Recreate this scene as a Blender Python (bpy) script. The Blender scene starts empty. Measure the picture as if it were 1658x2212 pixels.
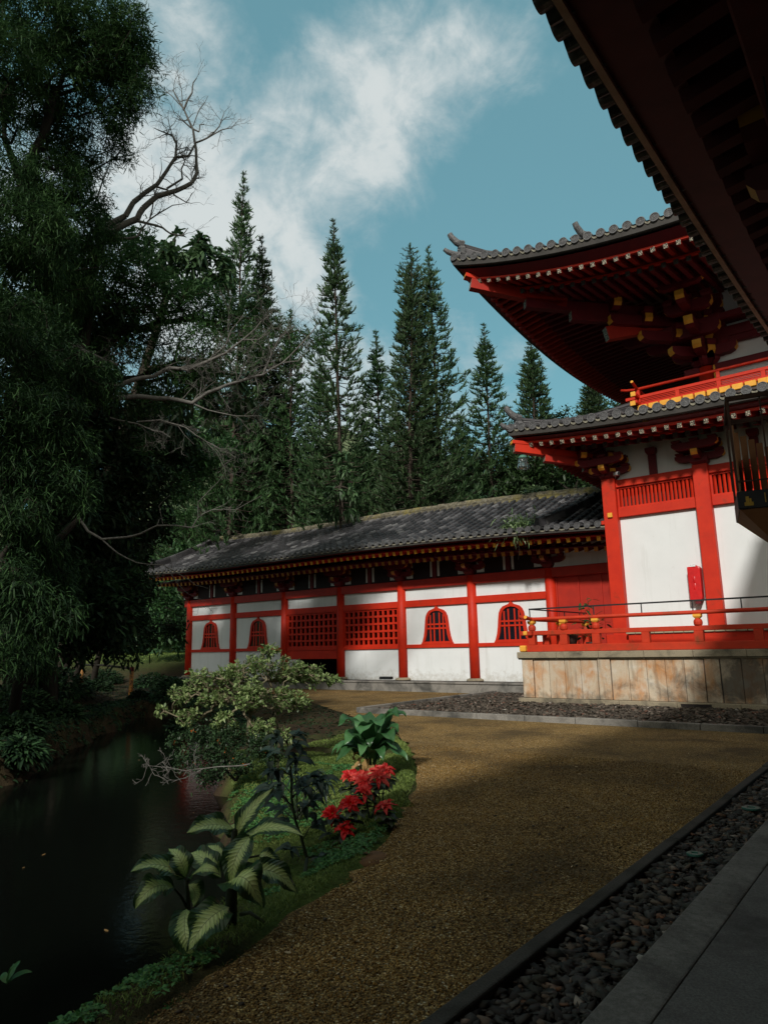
import bpy, bmesh, math, random
import numpy as np
from mathutils import Vector, Matrix
random.seed(7); RNG = np.random.default_rng(11)
SC = bpy.context.scene
COL = SC.collection
# ---------------------------------------------------------------- camera
CX, CY, F, CZ = 829.0, 1105.5, 1502.3136, 1.6
CM = np.array([[0.789375359632813, 0.6135800483017424, -0.020151077653532606],
               [-0.13342398069589487, 0.13942649495558143, -0.9812024734373954],
               [-0.5992366669186964, 0.777225692338096, 0.1919261321179026]])
def ray(px, py): return CM.T @ np.array([px-CX, py-CY, F])
def atd(px, py, D):
    p = ray(px, py)/F*D; return np.array([p[0], p[1], p[2]+CZ])
cam_d = bpy.data.cameras.new('camera'); cam = bpy.data.objects.new('camera', cam_d); COL.objects.link(cam)
R3 = Matrix([CM[0].tolist(), (-CM[1]).tolist(), (-CM[2]).tolist()]).transposed()
cam.matrix_world = Matrix.Translation((0, 0, CZ)) @ R3.to_4x4()
cam_d.sensor_fit = 'HORIZONTAL'; cam_d.sensor_width = 36.0; cam_d.lens = F/1658*36
cam_d.clip_start = 0.05; cam_d.clip_end = 3000
SC.camera = cam
# ---------------------------------------------------------------- tagging
def tag(o, label=None, cat=None, group=None, kind=None):
    if label: o['label'] = label
    if cat: o['category'] = cat
    if group: o['group'] = group
    if kind: o['kind'] = kind
    return o
def thing(name, label, cat, loc=(0,0,0), group=None):
    o = bpy.data.objects.new(name, None); COL.objects.link(o); o.location = loc
    o.empty_display_size = 0.3
    return tag(o, label, cat, group)
def link(name, me, mats=(), parent=None, loc=None, smooth=False):
    o = bpy.data.objects.new(name, me); COL.objects.link(o)
    for m in mats: me.materials.append(m)
    if smooth: me.polygons.foreach_set('use_smooth', [True]*len(me.polygons))
    if parent is not None:
        o.parent = parent
        if parent.type == 'EMPTY' and loc is None:
            o.location = -parent.location
        elif parent.parent is not None and loc is None:
            o.location = (0,0,0)
    if loc is not None: o.location = loc
    return o
def bevel(o, w=0.006, seg=1):
    m = o.modifiers.new('b', 'BEVEL'); m.width = w; m.segments = seg; m.limit_method = 'ANGLE'; m.angle_limit = 0.7
    return o
# ---------------------------------------------------------------- mesh builder
class MB:
    def __init__(s): s.v=[]; s.f=[]; s.m=[]
    def add(s, V, Fs, mat=0):
        b=len(s.v); s.v.extend([tuple(map(float,p)) for p in V])
        for i,f in enumerate(Fs):
            s.f.append([b+k for k in f]); s.m.append(mat[i] if isinstance(mat,(list,tuple)) else mat)
    def box(s, x0,x1,y0,y1,z0,z1, mat=0):
        V=[(x0,y0,z0),(x1,y0,z0),(x1,y1,z0),(x0,y1,z0),(x0,y0,z1),(x1,y0,z1),(x1,y1,z1),(x0,y1,z1)]
        s.add(V,[(0,3,2,1),(4,5,6,7),(0,1,5,4),(1,2,6,5),(2,3,7,6),(3,0,4,7)],mat)
    def beam(s, a, b, w, h, mat=0, enda=None, endb=None, up=(0,0,1), w2=None, h2=None):
        a=np.array(a,float); b=np.array(b,float); d=b-a; d/=np.linalg.norm(d)
        u=np.array(up,float); sd=np.cross(d,u); sd/=np.linalg.norm(sd); u=np.cross(sd,d)
        w2=w2 or w; h2=h2 or h
        V=[]
        for p,ww,hh in ((a,w,h),(b,w2,h2)):
            for i,j in ((-1,-1),(1,-1),(1,1),(-1,1)): V.append(p+sd*ww/2*i+u*hh/2*j)
        s.add(V,[(0,1,2,3),(7,6,5,4),(0,4,5,1),(1,5,6,2),(2,6,7,3),(3,7,4,0)],
              [mat if enda is None else enda, mat if endb is None else endb, mat,mat,mat,mat])
    def tube(s, pts, r, n=8, mat=0, capmat=None):
        pts=[np.array(p,float) for p in pts]; k=len(pts)
        if not hasattr(r,'__len__'): r=[r]*k
        V=[]; ref=np.array([0.3,0.2,1.0])
        for i,p in enumerate(pts):
            d=pts[min(i+1,k-1)]-pts[max(i-1,0)]; d/=np.linalg.norm(d)+1e-9
            a=np.cross(d,ref); 
            if np.linalg.norm(a)<.05: a=np.cross(d,[1,0,0])
            a/=np.linalg.norm(a); b=np.cross(d,a)
            for j in range(n):
                t=2*math.pi*j/n; V.append(p+r[i]*(a*math.cos(t)+b*math.sin(t)))
        Fs=[];ms=[]
        for i in range(k-1):
            for j in range(n):
                j2=(j+1)%n; Fs.append((i*n+j,i*n+j2,(i+1)*n+j2,(i+1)*n+j)); ms.append(mat)
        Fs.append(tuple(range(n))[::-1]); Fs.append(tuple((k-1)*n+j for j in range(n)))
        cm=mat if capmat is None else capmat; ms+= [cm,cm]
        s.add(V,Fs,ms)
    def lathe(s, c, prof, n=16, mat=0):
        V=[];Fs=[]
        for r,z in prof:
            for j in range(n):
                t=2*math.pi*j/n; V.append((c[0]+r*math.cos(t),c[1]+r*math.sin(t),c[2]+z))
        for i in range(len(prof)-1):
            for j in range(n):
                j2=(j+1)%n; Fs.append((i*n+j,i*n+j2,(i+1)*n+j2,(i+1)*n+j))
        Fs.append(tuple(range(n))[::-1]); Fs.append(tuple((len(prof)-1)*n+j for j in range(n)))
        s.add(V,Fs,mat)
    def prism(s, poly, fn, t0, t1, mat=0, sidemat=None):
        """poly: list of (u,v); fn(u,v,t)->xyz"""
        n=len(poly); V=[fn(u,v,t0) for u,v in poly]+[fn(u,v,t1) for u,v in poly]
        Fs=[tuple(range(n)),tuple(range(2*n-1,n-1,-1))]; ms=[mat,mat]
        for i in range(n):
            j=(i+1)%n; Fs.append((i,i+n,j+n,j)); ms.append(mat if sidemat is None else (sidemat[i] if isinstance(sidemat,(list,tuple)) else sidemat))
        s.add(V,Fs,ms)
    def ring(s, outer, inner, fn, t0, t1, mat=0):
        n=len(outer); V=[fn(*p,t0) for p in outer]+[fn(*p,t0) for p in inner]+[fn(*p,t1) for p in outer]+[fn(*p,t1) for p in inner]
        Fs=[]
        for i in range(n):
            j=(i+1)%n
            Fs+= [(i,j,n+j,n+i),(2*n+i,3*n+i,3*n+j,2*n+j),(i,2*n+i,2*n+j,j),(n+i,n+j,3*n+j,3*n+i)]
        s.add(V,Fs,mat)
    def grid(s, G, mat=0, close=False):
        """G: array rows x cols x 3"""
        G=np.asarray(G); r,c=G.shape[:2]; V=G.reshape(-1,3)
        Fs=[(i*c+j,i*c+j+1,(i+1)*c+j+1,(i+1)*c+j) for i in range(r-1) for j in range(c-1)]
        s.add(V,Fs,mat)
    def build(s, name, mats, parent=None, smooth=False, loc=None, rnd=False):
        me=bpy.data.meshes.new(name); me.from_pydata(s.v,[],s.f)
        o=link(name,me,mats if isinstance(mats,(list,tuple)) else (mats,),parent,loc,smooth)
        me.polygons.foreach_set('material_index',s.m)
        if rnd:
            a=me.attributes.new('rnd','FLOAT','FACE'); a.data.foreach_set('value',RNG.random(len(s.f)).astype(np.float32))
        me.update(); return o
def npmesh(name, V, Fc, mats, parent=None, rnd=None, smooth=False, midx=None, loc=None):
    V=np.ascontiguousarray(V,dtype=np.float32).reshape(-1,3); Fc=np.ascontiguousarray(Fc,dtype=np.int32); k=Fc.shape[1]
    me=bpy.data.meshes.new(name); me.vertices.add(len(V)); me.vertices.foreach_set('co',V.ravel())
    me.loops.add(Fc.size); me.loops.foreach_set('vertex_index',Fc.ravel())
    me.polygons.add(len(Fc)); me.polygons.foreach_set('loop_start',np.arange(0,Fc.size,k,dtype=np.int32))
    if rnd is not None:
        a=me.attributes.new('rnd','FLOAT','FACE'); a.data.foreach_set('value',np.ascontiguousarray(rnd,dtype=np.float32))
    if midx is not None: me.polygons.foreach_set('material_index',np.ascontiguousarray(midx,dtype=np.int32))
    me.update(calc_edges=True)
    return link(name,me,mats if isinstance(mats,(list,tuple)) else (mats,),parent,loc,smooth)
# ---------------------------------------------------------------- foliage kernels
def unit(a): return a/(np.linalg.norm(a,axis=-1,keepdims=True)+1e-9)
def rvec(n, rng): return unit(rng.normal(size=(n,3)))
LT=np.array([(0,1,2),(2,1,3),(2,3,4),(4,3,5)])
def leaf_arrays(B, D, L, W, rng, droop=0.3, N=None, widest=0.4):
    n=len(B); D=unit(D)
    if N is None: N=rvec(n,rng)*0.7+np.array([0,0,1.0])
    S=unit(np.cross(D,N)); L=np.broadcast_to(np.asarray(L,float),(n,))[:,None]; W=np.broadcast_to(np.asarray(W,float),(n,))[:,None]
    g=np.array([0,0,-1.0])
    def pt(t): return B+D*L*t+g*L*droop*t*t
    a,b=pt(widest*0.6),pt(0.72)
    V=np.stack([B, a+S*W*.45, a-S*W*.45, b+S*W*.38, b-S*W*.38, pt(1.0)],1)
    # reorder: 0 base,1 r1,2 l1,3 r2,4 l2,5 tip
    Fc=(np.arange(n)[:,None,None]*6+LT[None]).reshape(-1,3)
    return V.reshape(-1,3),Fc
def tube_arrays(A, Bp, ra, rb, n=4):
    A=np.asarray(A);Bp=np.asarray(Bp); D=unit(Bp-A); ref=np.where(np.abs(D[:,2:3])>.9,np.array([[1.,0,0]]),np.array([[0,0,1.]]))
    U=unit(np.cross(D,ref)); W=np.cross(D,U); t=np.arange(n)*2*math.pi/n
    c=np.cos(t)[None,:,None]; s=np.sin(t)[None,:,None]
    ring=U[:,None]*c+W[:,None]*s
    V=np.concatenate([A[:,None]+ring*np.asarray(ra)[:,None,None],Bp[:,None]+ring*np.asarray(rb)[:,None,None]],1)
    m=len(A); j=np.arange(n); j2=(j+1)%n
    q=np.stack([j,j2,j2+n,j+n],1)
    Fc=(np.arange(m)[:,None,None]*2*n+q[None]).reshape(-1,4)
    return V.reshape(-1,3),Fc
def skeleton(trunk, targets, seg=0.4, alpha=0.3, jit=0.12, r_tip=0.006, r_base=0.2, expo=0.45, rng=RNG, sag=0.0):
    P=[np.array(p,float) for p in trunk]; par=[-1]+list(range(len(P)-1)); pl=[0.0]
    for i in range(1,len(P)): pl.append(pl[-1]+np.linalg.norm(P[i]-P[i-1]))
    N0=len(targets)*8+len(P)+64; A=np.zeros((N0,3)); PL=np.zeros(N0); n=len(P); A[:n]=P; PL[:n]=pl; par=par+[0]*(N0-n)
    T=np.asarray(targets); order=np.argsort(np.linalg.norm(T-A[n-1],axis=1)); tips=[]
    for k in order:
        t=T[k]; d=np.linalg.norm(A[:n]-t,axis=1); c=d+alpha*PL[:n]; 
        c[0:max(1,len(trunk)//2)]+=1e3*(len(trunk)>3)
        j=int(np.argmin(c)); dist=d[j]; m=int(min(6,max(1,round(dist/seg))))
        prev=j; a=A[j].copy()
        for i in range(1,m+1):
            f=i/m; p=a*(1-f)+t*f
            if i<m: p=p+rng.normal(size=3)*jit*dist/m+np.array([0,0,-sag*dist*math.sin(math.pi*f)])
            if n>=N0-1: break
            A[n]=p; par[n]=prev; PL[n]=PL[prev]+np.linalg.norm(p-A[prev]); prev=n; n+=1
        tips.append(prev)
    cnt=np.ones(n); par=np.array(par[:n])
    for i in range(n-1,0,-1): cnt[par[i]]+=cnt[i] if cnt[i]>1 else 1
    r=r_tip*cnt**expo; r=r*(1+(r_base/r[0]-1)*np.clip(cnt/cnt[0],0,1)**.6)
    tips=np.array(tips)
    return A[:n],par,r,tips
def blob_targets(blobs, dens, rng, shell=0.55):
    out=[]
    for b in blobs:
        c=np.array(b[:3]); r=b[3]; fz=b[4] if len(b)>4 else 0.8; n=int(max(6,dens*r**2.2))
        d=rvec(n,rng); rad=r*(shell+(1-shell)*rng.random(n)**.7)*(0.75+0.35*rng.random(n))
        p=c+d*rad[:,None]*np.array([1,1,fz]); out.append(p)
    return np.concatenate(out)
def pb(l):
    """blobs given as picture position, distance, radius in the same units"""
    o=[]
    for b in l:
        px,py,D,rp=b[:4]; p=atd(px,py,D); o.append((p[0],p[1],p[2],rp*D/F)+tuple(b[4:]))
    return o
def leafy_tree(name,label,cat,base,trunk,blobs,lf,wood,leafm,dens=14,group=None,nl=22,L=(.14,.2),W=.014,spread=.3,droop=.3,r_base=.2,rng=None,seg=.5,up=.1,jit=.12,r_tip=.006,alpha=.3,sides=4,outw=.6,sag=0.0,shell=.55,N=None):
    rng=rng or np.random.default_rng(abs(hash(name+label))%9999 if False else len(label)*37+int(abs(base[0])*10))
    t=thing(name,label,cat,tuple(base),group)
    tg=blob_targets(blobs,dens,rng,shell)
    A,par,r,tips=skeleton(trunk,tg,seg=seg,r_base=r_base,rng=rng,jit=jit,r_tip=r_tip,alpha=alpha,sag=sag)
    i=np.arange(1,len(A)); V,Fc=tube_arrays(A[par[i]],A[i],r[par[i]]*.95+r[i]*.05,r[i],sides)
    npmesh('trunk',V,Fc,wood,t,smooth=True)
    TP=A[tips]; TD=unit(A[tips]-A[par[tips]])
    n=len(TP)*nl; k=np.repeat(np.arange(len(TP)),nl)
    D=unit(TD[k]*outw+rvec(n,rng)+np.array([0,0,up])); Bp=TP[k]+rvec(n,rng)*spread*rng.random((n,1))**.6
    V,Fc=leaf_arrays(Bp,D,rng.uniform(L[0],L[1],n),W*rng.uniform(.8,1.2,n),rng,droop)
    rn=np.repeat(np.clip(rng.random(n)*.6+np.repeat(rng.random(len(TP)),nl)*.4,0,1),4)
    npmesh('crown',V,Fc,leafm,t,rnd=rn)
    return t
def copy_tree(o, parent=None):
    c=o.copy(); COL.objects.link(c)
    if parent is not None: c.parent=parent
    for ch in [x for x in bpy.data.objects if x.parent is o]: copy_tree(ch,c)
    return c
# ---------------------------------------------------------------- materials
def nt(name):
    m=bpy.data.materials.new(name); m.use_nodes=True; t=m.node_tree; t.nodes.clear(); return m,t
def N_(t,typ,**kw):
    n=t.nodes.new(typ)
    for k,v in kw.items():
        if k.startswith('i_'):
            key=k[2:]; key=int(key) if key.isdigit() else key.replace('_',' ')
            n.inputs[key].default_value=v
        else: setattr(n,k,v)
    return n
def c4(c): return (c[0],c[1],c[2],1.0)
def noise(t,vec,scale,detail=4,rough=.55,dist=0):
    n=N_(t,'ShaderNodeTexNoise'); n.inputs['Scale'].default_value=scale; n.inputs['Detail'].default_value=detail
    n.inputs['Roughness'].default_value=rough; n.inputs['Distortion'].default_value=dist
    if vec is not None: t.links.new(vec,n.inputs['Vector'])
    return n.outputs['Fac']
def ramp(t,fac,stops):
    r=N_(t,'ShaderNodeValToRGB'); e=r.color_ramp.elements
    while len(e)<len(stops): e.new(0.5)
    for i,(p,c) in enumerate(stops): e[i].position=p; e[i].color=c4(c) if hasattr(c,'__len__') else (c,c,c,1)
    t.links.new(fac,r.inputs[0]); return r.outputs['Color']
def mixc(t,fac,a,b,mode='MIX'):
    m=N_(t,'ShaderNodeMix',data_type='RGBA',blend_type=mode)
    for idx,x in ((0,fac),(6,a),(7,b)):
        if isinstance(x,(int,float)): m.inputs[idx].default_value=x
        elif isinstance(x,(tuple,list)): m.inputs[idx].default_value=c4(x)
        else: t.links.new(x,m.inputs[idx])
    return m.outputs[2]
def coords(t,kind='Object',scale=None):
    c=N_(t,'ShaderNodeTexCoord').outputs[kind]
    if scale:
        mp=N_(t,'ShaderNodeMapping'); mp.inputs['Scale'].default_value=scale; t.links.new(c,mp.inputs['Vector']); c=mp.outputs[0]
    return c
def geo_pos(t,scale=None):
    c=N_(t,'ShaderNodeNewGeometry').outputs['Position']
    if scale:
        mp=N_(t,'ShaderNodeMapping'); mp.inputs['Scale'].default_value=scale; t.links.new(c,mp.inputs['Vector']); c=mp.outputs[0]
    return c
def finish(t,col,rough=.6,bump=None,bstr=.3,bdist=.01,spec=.4,metal=0,trans=0,**kw):
    p=N_(t,'ShaderNodeBsdfPrincipled')
    if isinstance(col,(tuple,list)): p.inputs['Base Color'].default_value=c4(col)
    else: t.links.new(col,p.inputs['Base Color'])
    if isinstance(rough,(int,float)): p.inputs['Roughness'].default_value=rough
    else: t.links.new(rough,p.inputs['Roughness'])
    p.inputs['Specular IOR Level'].default_value=spec; p.inputs['Metallic'].default_value=metal
    for k,v in kw.items(): p.inputs[k.replace('_',' ')].default_value=v
    if bump is not None:
        b=N_(t,'ShaderNodeBump'); b.inputs['Strength'].default_value=bstr; b.inputs['Distance'].default_value=bdist
        t.links.new(bump,b.inputs['Height']); t.links.new(b.outputs[0],p.inputs['Normal'])
    out=N_(t,'ShaderNodeOutputMaterial'); sh=p.outputs[0]
    if trans>0:
        tr=N_(t,'ShaderNodeBsdfTranslucent'); mx=N_(t,'ShaderNodeMixShader'); mx.inputs[0].default_value=trans
        if isinstance(col,(tuple,list)): tr.inputs[0].default_value=c4(col)
        else: t.links.new(col,tr.inputs[0])
        t.links.new(sh,mx.inputs[1]); t.links.new(tr.outputs[0],mx.inputs[2]); sh=mx.outputs[0]
    t.links.new(sh,out.inputs[0])
def simple(name,c1,c2=None,scale=3,rough=.6,bscale=60,bstr=.15,spec=.4,dirt=None,dscale=1.2,dpos=(.5,.75),**kw):
    m,t=nt(name); v=geo_pos(t); c2=c2 or tuple(x*.8 for x in c1)
    col=ramp(t,noise(t,v,scale,5,.6),[(.3,c1),(.72,c2)])
    if dirt:
        col=mixc(t,ramp(t,noise(t,v,dscale,6,.65,.6),[(dpos[0],0.0),(dpos[1],1.0)]),col,dirt)
    finish(t,col,rough,noise(t,v,bscale,3),bstr,.004,spec,**kw); return m
M={}
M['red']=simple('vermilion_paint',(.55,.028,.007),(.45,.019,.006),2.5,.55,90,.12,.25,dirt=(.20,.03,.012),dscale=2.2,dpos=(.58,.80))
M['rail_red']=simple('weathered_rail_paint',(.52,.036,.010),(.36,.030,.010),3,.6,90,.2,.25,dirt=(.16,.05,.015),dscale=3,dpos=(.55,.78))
M['mred']=simple('shade_darkened_red',(.42,.023,.010),(.31,.018,.010),2.5,.55,90,.1,.3)  # vermilion darkened: eave shade put into the rafter, beam and door colour
M['yel2']=simple('shade_dulled_ochre',(.42,.19,.03),(.32,.13,.02),6,.6)  # end ochre dimmed, with the eave shade put into the colour
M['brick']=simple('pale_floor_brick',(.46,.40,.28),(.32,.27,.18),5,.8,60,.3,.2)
M['dred']=simple('dark_red_soffit_shade',(.145,.009,.014),(.10,.007,.013),2.5,.6,90,.1,.3)  # deepest red; the shade under the eaves is put into its colour
M['yel']=simple('ochre_end_paint',(.80,.40,.05),(.66,.30,.03),6,.6,90,.1,.3,dirt=(.35,.14,.03),dscale=9,dpos=(.6,.8))
M['white']=simple('lime_plaster',(.75,.78,.77),(.69,.72,.71),1.3,.85,120,.12,.2,dirt=(.50,.52,.49),dscale=.9,dpos=(.62,.95))
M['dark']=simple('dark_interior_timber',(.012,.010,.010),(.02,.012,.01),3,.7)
M['bark']=simple('grey_brown_bark',(.055,.045,.034),(.03,.026,.02),9,.85,40,.8,.2,dirt=(.09,.10,.06),dscale=4,dpos=(.55,.7))
M['dbark']=simple('dark_bark',(.030,.026,.02),(.017,.015,.012),9,.9,40,.8,.15)
M['pbark']=simple('pale_dead_wood',(.17,.165,.15),(.075,.07,.063),14,.85,60,.5,.2)
M['pinebark']=simple('pine_bark',(.06,.045,.035),(.035,.028,.022),6,.9,40,.5,.2)
M['brk']=simple('bronze',(.09,.045,.03),(.05,.026,.018),8,.45,80,.2,.5,metal=.6)
M['blk']=simple('black_iron',(.010,.011,.013),(.015,.015,.016),8,.5,80,.2,.4)
M['bwood']=simple('brown_slat_timber',(.36,.15,.06),(.24,.10,.04),5,.7,60,.3,.3)
M['gold']=simple('gilt',(.55,.34,.05),(.3,.18,.03),30,.4,80,.2,.5,metal=.5)
M['fascia']=simple('grey_fascia_board',(.055,.05,.045),(.03,.028,.025),3,.7,60,.3,.3)
M['vinyl']=simple('red_vinyl_cover',(.62,.012,.012),(.45,.006,.008),6,.32,14,.5,.5)
M['label_white']=simple('white_tag',(.8,.8,.8),(.75,.75,.75))
M['ink']=simple('tag_ink',(.03,.03,.03))
M['plastic']=simple('camera_plastic',(.45,.45,.44),(.4,.4,.4),rough=.4)
M['terracotta']=simple('dark_clay_pot',(.05,.02,.012),(.03,.014,.01),8,.7)
M['lid']=simple('green_plastic_lid',(.02,.12,.085),(.03,.09,.07),20,.5)
M['bamboo']=simple('weathered_yellow_post',(.36,.17,.03),(.15,.07,.02),16,.6,60,.3,.3,dirt=(.05,.012,.008),dscale=12,dpos=(.5,.62))
def plaster():
    m,t=nt('lime_plaster'); v=geo_pos(t)
    col=ramp(t,noise(t,v,1.3,5,.6),[(.3,(.71,.735,.735)),(.72,(.66,.685,.685))])
    st=noise(t,geo_pos(t,(4.5,4.5,.35)),1.0,5,.65,.3)
    col=mixc(t,ramp(t,st,[(.54,0.),(.78,.38)]),col,(.42,.43,.39))
    sx=N_(t,'ShaderNodeSeparateXYZ'); t.links.new(v,sx.inputs[0])
    mr=N_(t,'ShaderNodeMapRange'); t.links.new(sx.outputs[2],mr.inputs[0]); mr.inputs[1].default_value=1.0; mr.inputs[2].default_value=.36; mr.inputs[3].default_value=0; mr.inputs[4].default_value=.34
    ad=N_(t,'ShaderNodeMath',operation='ADD'); t.links.new(mr.outputs[0],ad.inputs[0]); t.links.new(noise(t,v,5,6,.7),ad.inputs[1])
    col=mixc(t,ramp(t,ad.outputs[0],[(.66,0.),(.92,.55)]),col,(.33,.30,.24))
    col=mixc(t,ramp(t,noise(t,v,38,2,.5),[(.74,0.),(.78,.5)]),col,(.40,.40,.37))
    finish(t,col,.85,noise(t,v,45,6,.7),.25,.006,.2); return m
M['white']=plaster()
def tile_mat():
    m,t=nt('weathered_clay_tile'); v=geo_pos(t)
    a=N_(t,'ShaderNodeAttribute',attribute_name='rnd').outputs['Fac']
    col=ramp(t,a,[(0,(.018,.018,.020)),(.45,(.036,.035,.038)),(.8,(.070,.069,.074)),(1,(.15,.148,.15))])
    col=mixc(t,ramp(t,noise(t,v,7,6,.7),[(.56,0.),(.70,.75)]),col,(.045,.030,.034))
    col=mixc(t,ramp(t,noise(t,v,26,5,.7),[(.60,0.),(.68,.7)]),col,(.26,.27,.26))
    finish(t,col,.6,noise(t,v,50,3),.3,.005,.4); return m
M['tile']=tile_mat()
def lichen_mat():
    m,t=nt('lichened_ridge_tile'); v=geo_pos(t)
    col=ramp(t,noise(t,v,9,6,.7),[(.35,(.05,.045,.035)),(.55,(.14,.125,.085)),(.75,(.28,.27,.22))])
    col=mixc(t,ramp(t,noise(t,v,1.1,5,.6),[(.50,0.),(.64,.75)]),col,mixc(t,noise(t,v,14),(.15,.125,.03),(.27,.23,.06)))
    col=mixc(t,ramp(t,noise(t,v,22,5,.7),[(.60,0.),(.68,.8)]),col,(.40,.40,.36))
    finish(t,col,.85,noise(t,v,30,5),.7,.02,.2); return m
M['ridge']=lichen_mat()
def disc_mat():
    m,t=nt('grey_end_tile'); v=geo_pos(t)
    nd_=noise(t,v,16,6,.75)
    col=ramp(t,nd_,[(.3,(.045,.046,.050)),(.55,(.11,.11,.112)),(.75,(.32,.32,.31))])
    finish(t,col,.6,noise(t,v,40,4),.4,.006,.4); return m
M['disc']=disc_mat()
def pan_mat():
    m,t=nt('pale_pan_tile_edge'); v=geo_pos(t)
    col=ramp(t,noise(t,v,16,5,.65),[(.35,(.10,.095,.075)),(.6,(.24,.225,.17)),(.8,(.40,.37,.30))])
    finish(t,col,.8,noise(t,v,40,4),.4,.006,.2); return m
M['pan']=pan_mat()
def granite(name,rust=True,c1=(.36,.32,.27),c2=(.22,.195,.165),dark=(.05,.048,.042),dpos=(.52,.72),mildew_shade=False):
    m,t=nt(name); v=geo_pos(t)
    col=ramp(t,noise(t,v,90,2,.6),[(.3,c2),(.7,c1)])
    if rust:
        vs=geo_pos(t,(1.2,1.2,.7))
        a=N_(t,'ShaderNodeAttribute',attribute_name='rnd').outputs['Fac']
        col=mixc(t,ramp(t,noise(t,vs,1.9,5,.65,.5),[(.44,0.),(.68,.9)]),col,mixc(t,noise(t,v,3),(.54,.21,.035),(.44,.22,.10)))
        v2=N_(t,'ShaderNodeMapping'); v2.inputs['Location'].default_value=(3,7,2); t.links.new(v,v2.inputs[0])
        col=mixc(t,ramp(t,noise(t,v2.outputs[0],2.3,4,.6),[(.55,0.),(.68,.6)]),col,(.62,.58,.50))
        col=mixc(t,ramp(t,a,[(0,.0),(.6,.05),(1,.22)]),col,(.20,.12,.06))
    nz_=noise(t,v,1.4,6,.65,.5)
    if mildew_shade:   # grey drip streaks and a splash line along the foot
        st=noise(t,geo_pos(t,(9,9,.8)),1.0,5,.6,.2); col=mixc(t,ramp(t,st,[(.55,0.),(.75,.6)]),col,(.13,.11,.08))
        sz=N_(t,'ShaderNodeSeparateXYZ'); t.links.new(v,sz.inputs[0]); mz=N_(t,'ShaderNodeMapRange'); t.links.new(sz.outputs[2],mz.inputs[0]); mz.inputs[1].default_value=.5; mz.inputs[2].default_value=.12; mz.inputs[3].default_value=0; mz.inputs[4].default_value=.35
        az_=N_(t,'ShaderNodeMath',operation='ADD'); t.links.new(mz.outputs[0],az_.inputs[0]); t.links.new(noise(t,v,6,5,.7),az_.inputs[1]); col=mixc(t,ramp(t,az_.outputs[0],[(.62,0.),(.9,.6)]),col,(.10,.085,.06))
    if mildew_shade:   # black growth, with the near roof's shade painted darker towards the right end
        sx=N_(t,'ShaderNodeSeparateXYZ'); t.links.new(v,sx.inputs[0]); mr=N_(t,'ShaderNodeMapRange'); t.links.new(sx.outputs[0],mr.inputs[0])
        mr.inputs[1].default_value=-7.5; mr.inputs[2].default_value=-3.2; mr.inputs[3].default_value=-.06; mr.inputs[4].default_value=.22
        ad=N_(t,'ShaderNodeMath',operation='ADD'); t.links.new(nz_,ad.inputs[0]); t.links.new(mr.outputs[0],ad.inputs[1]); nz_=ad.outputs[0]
    col=mixc(t,ramp(t,nz_,[(dpos[0],0.),(dpos[1],.8)]),col,dark)
    col=mixc(t,ramp(t,noise(t,v,260,1,.5),[(.62,0.),(.7,.5)]),col,(.04,.035,.03))
    finish(t,col,.85,noise(t,v,120,4),.5,.006,.2); return m
M['stone']=granite('rust_stained_granite',True,(.64,.55,.42),(.46,.38,.28),mildew_shade=True)
M['capstone']=granite('granite_cap',False,(.34,.29,.20),(.20,.17,.12),(.045,.044,.036),(.47,.66))
M['kerb']=granite('mossy_kerb_stone',False,(.075,.073,.064),(.035,.034,.03),(.016,.018,.012),(.45,.65))
M['kerb2']=granite('pale_kerb_stone',False,(.30,.28,.25),(.15,.145,.13),(.03,.032,.03),(.45,.65))
def concrete():
    m,t=nt('stained_concrete'); v=geo_pos(t)
    col=ramp(t,noise(t,v,28,8,.85),[(.3,(.08,.078,.07)),(.7,(.27,.26,.235))])
    col=mixc(t,ramp(t,noise(t,v,1.7,6,.65,.8),[(.42,0.),(.66,.75)]),col,(.05,.047,.042))
    col=mixc(t,ramp(t,noise(t,v,170,2,.6),[(.62,0.),(.7,.5)]),col,(.42,.40,.36))
    finish(t,col,.85,noise(t,v,70,8,.8),.8,.01,.2); return m
M['concrete']=concrete()
M['darkfloor']=granite('dark_walk_surface',False,(.16,.155,.145),(.09,.087,.08),(.045,.043,.04),(.45,.65))
def gravel():
    m,t=nt('brown_gravel'); v=geo_pos(t)
    vo=N_(t,'ShaderNodeTexVoronoi'); vo.inputs['Scale'].default_value=78; t.links.new(v,vo.inputs['Vector'])
    sep=N_(t,'ShaderNodeSeparateColor'); t.links.new(vo.outputs['Color'],sep.inputs[0])
    col=ramp(t,sep.outputs[0],[(0,(.11,.062,.016)),(.4,(.31,.185,.052)),(.75,(.48,.305,.10)),(.93,(.62,.45,.19)),(1,(.74,.64,.42))])
    col=mixc(t,ramp(t,vo.outputs['Distance'],[(.25,0.),(.75,.75)]),col,(.03,.02,.010))
    col=mixc(t,ramp(t,noise(t,v,.7,5,.6,.5),[(.42,0.),(.66,.75)]),col,(.050,.037,.018))
    col=mixc(t,ramp(t,noise(t,v,12,4,.6),[(.55,0.),(.75,.5)]),col,(.05,.034,.018))
    inv=N_(t,'ShaderNodeMath',operation='SUBTRACT'); inv.inputs[0].default_value=1; t.links.new(vo.outputs['Distance'],inv.inputs[1])
    ad=N_(t,'ShaderNodeMath',operation='ADD'); t.links.new(inv.outputs[0],ad.inputs[0]); t.links.new(sep.outputs[1],ad.inputs[1])
    finish(t,col,.85,ad.outputs[0],1.0,.008,.2); return m
M['gravel']=gravel()
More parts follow.
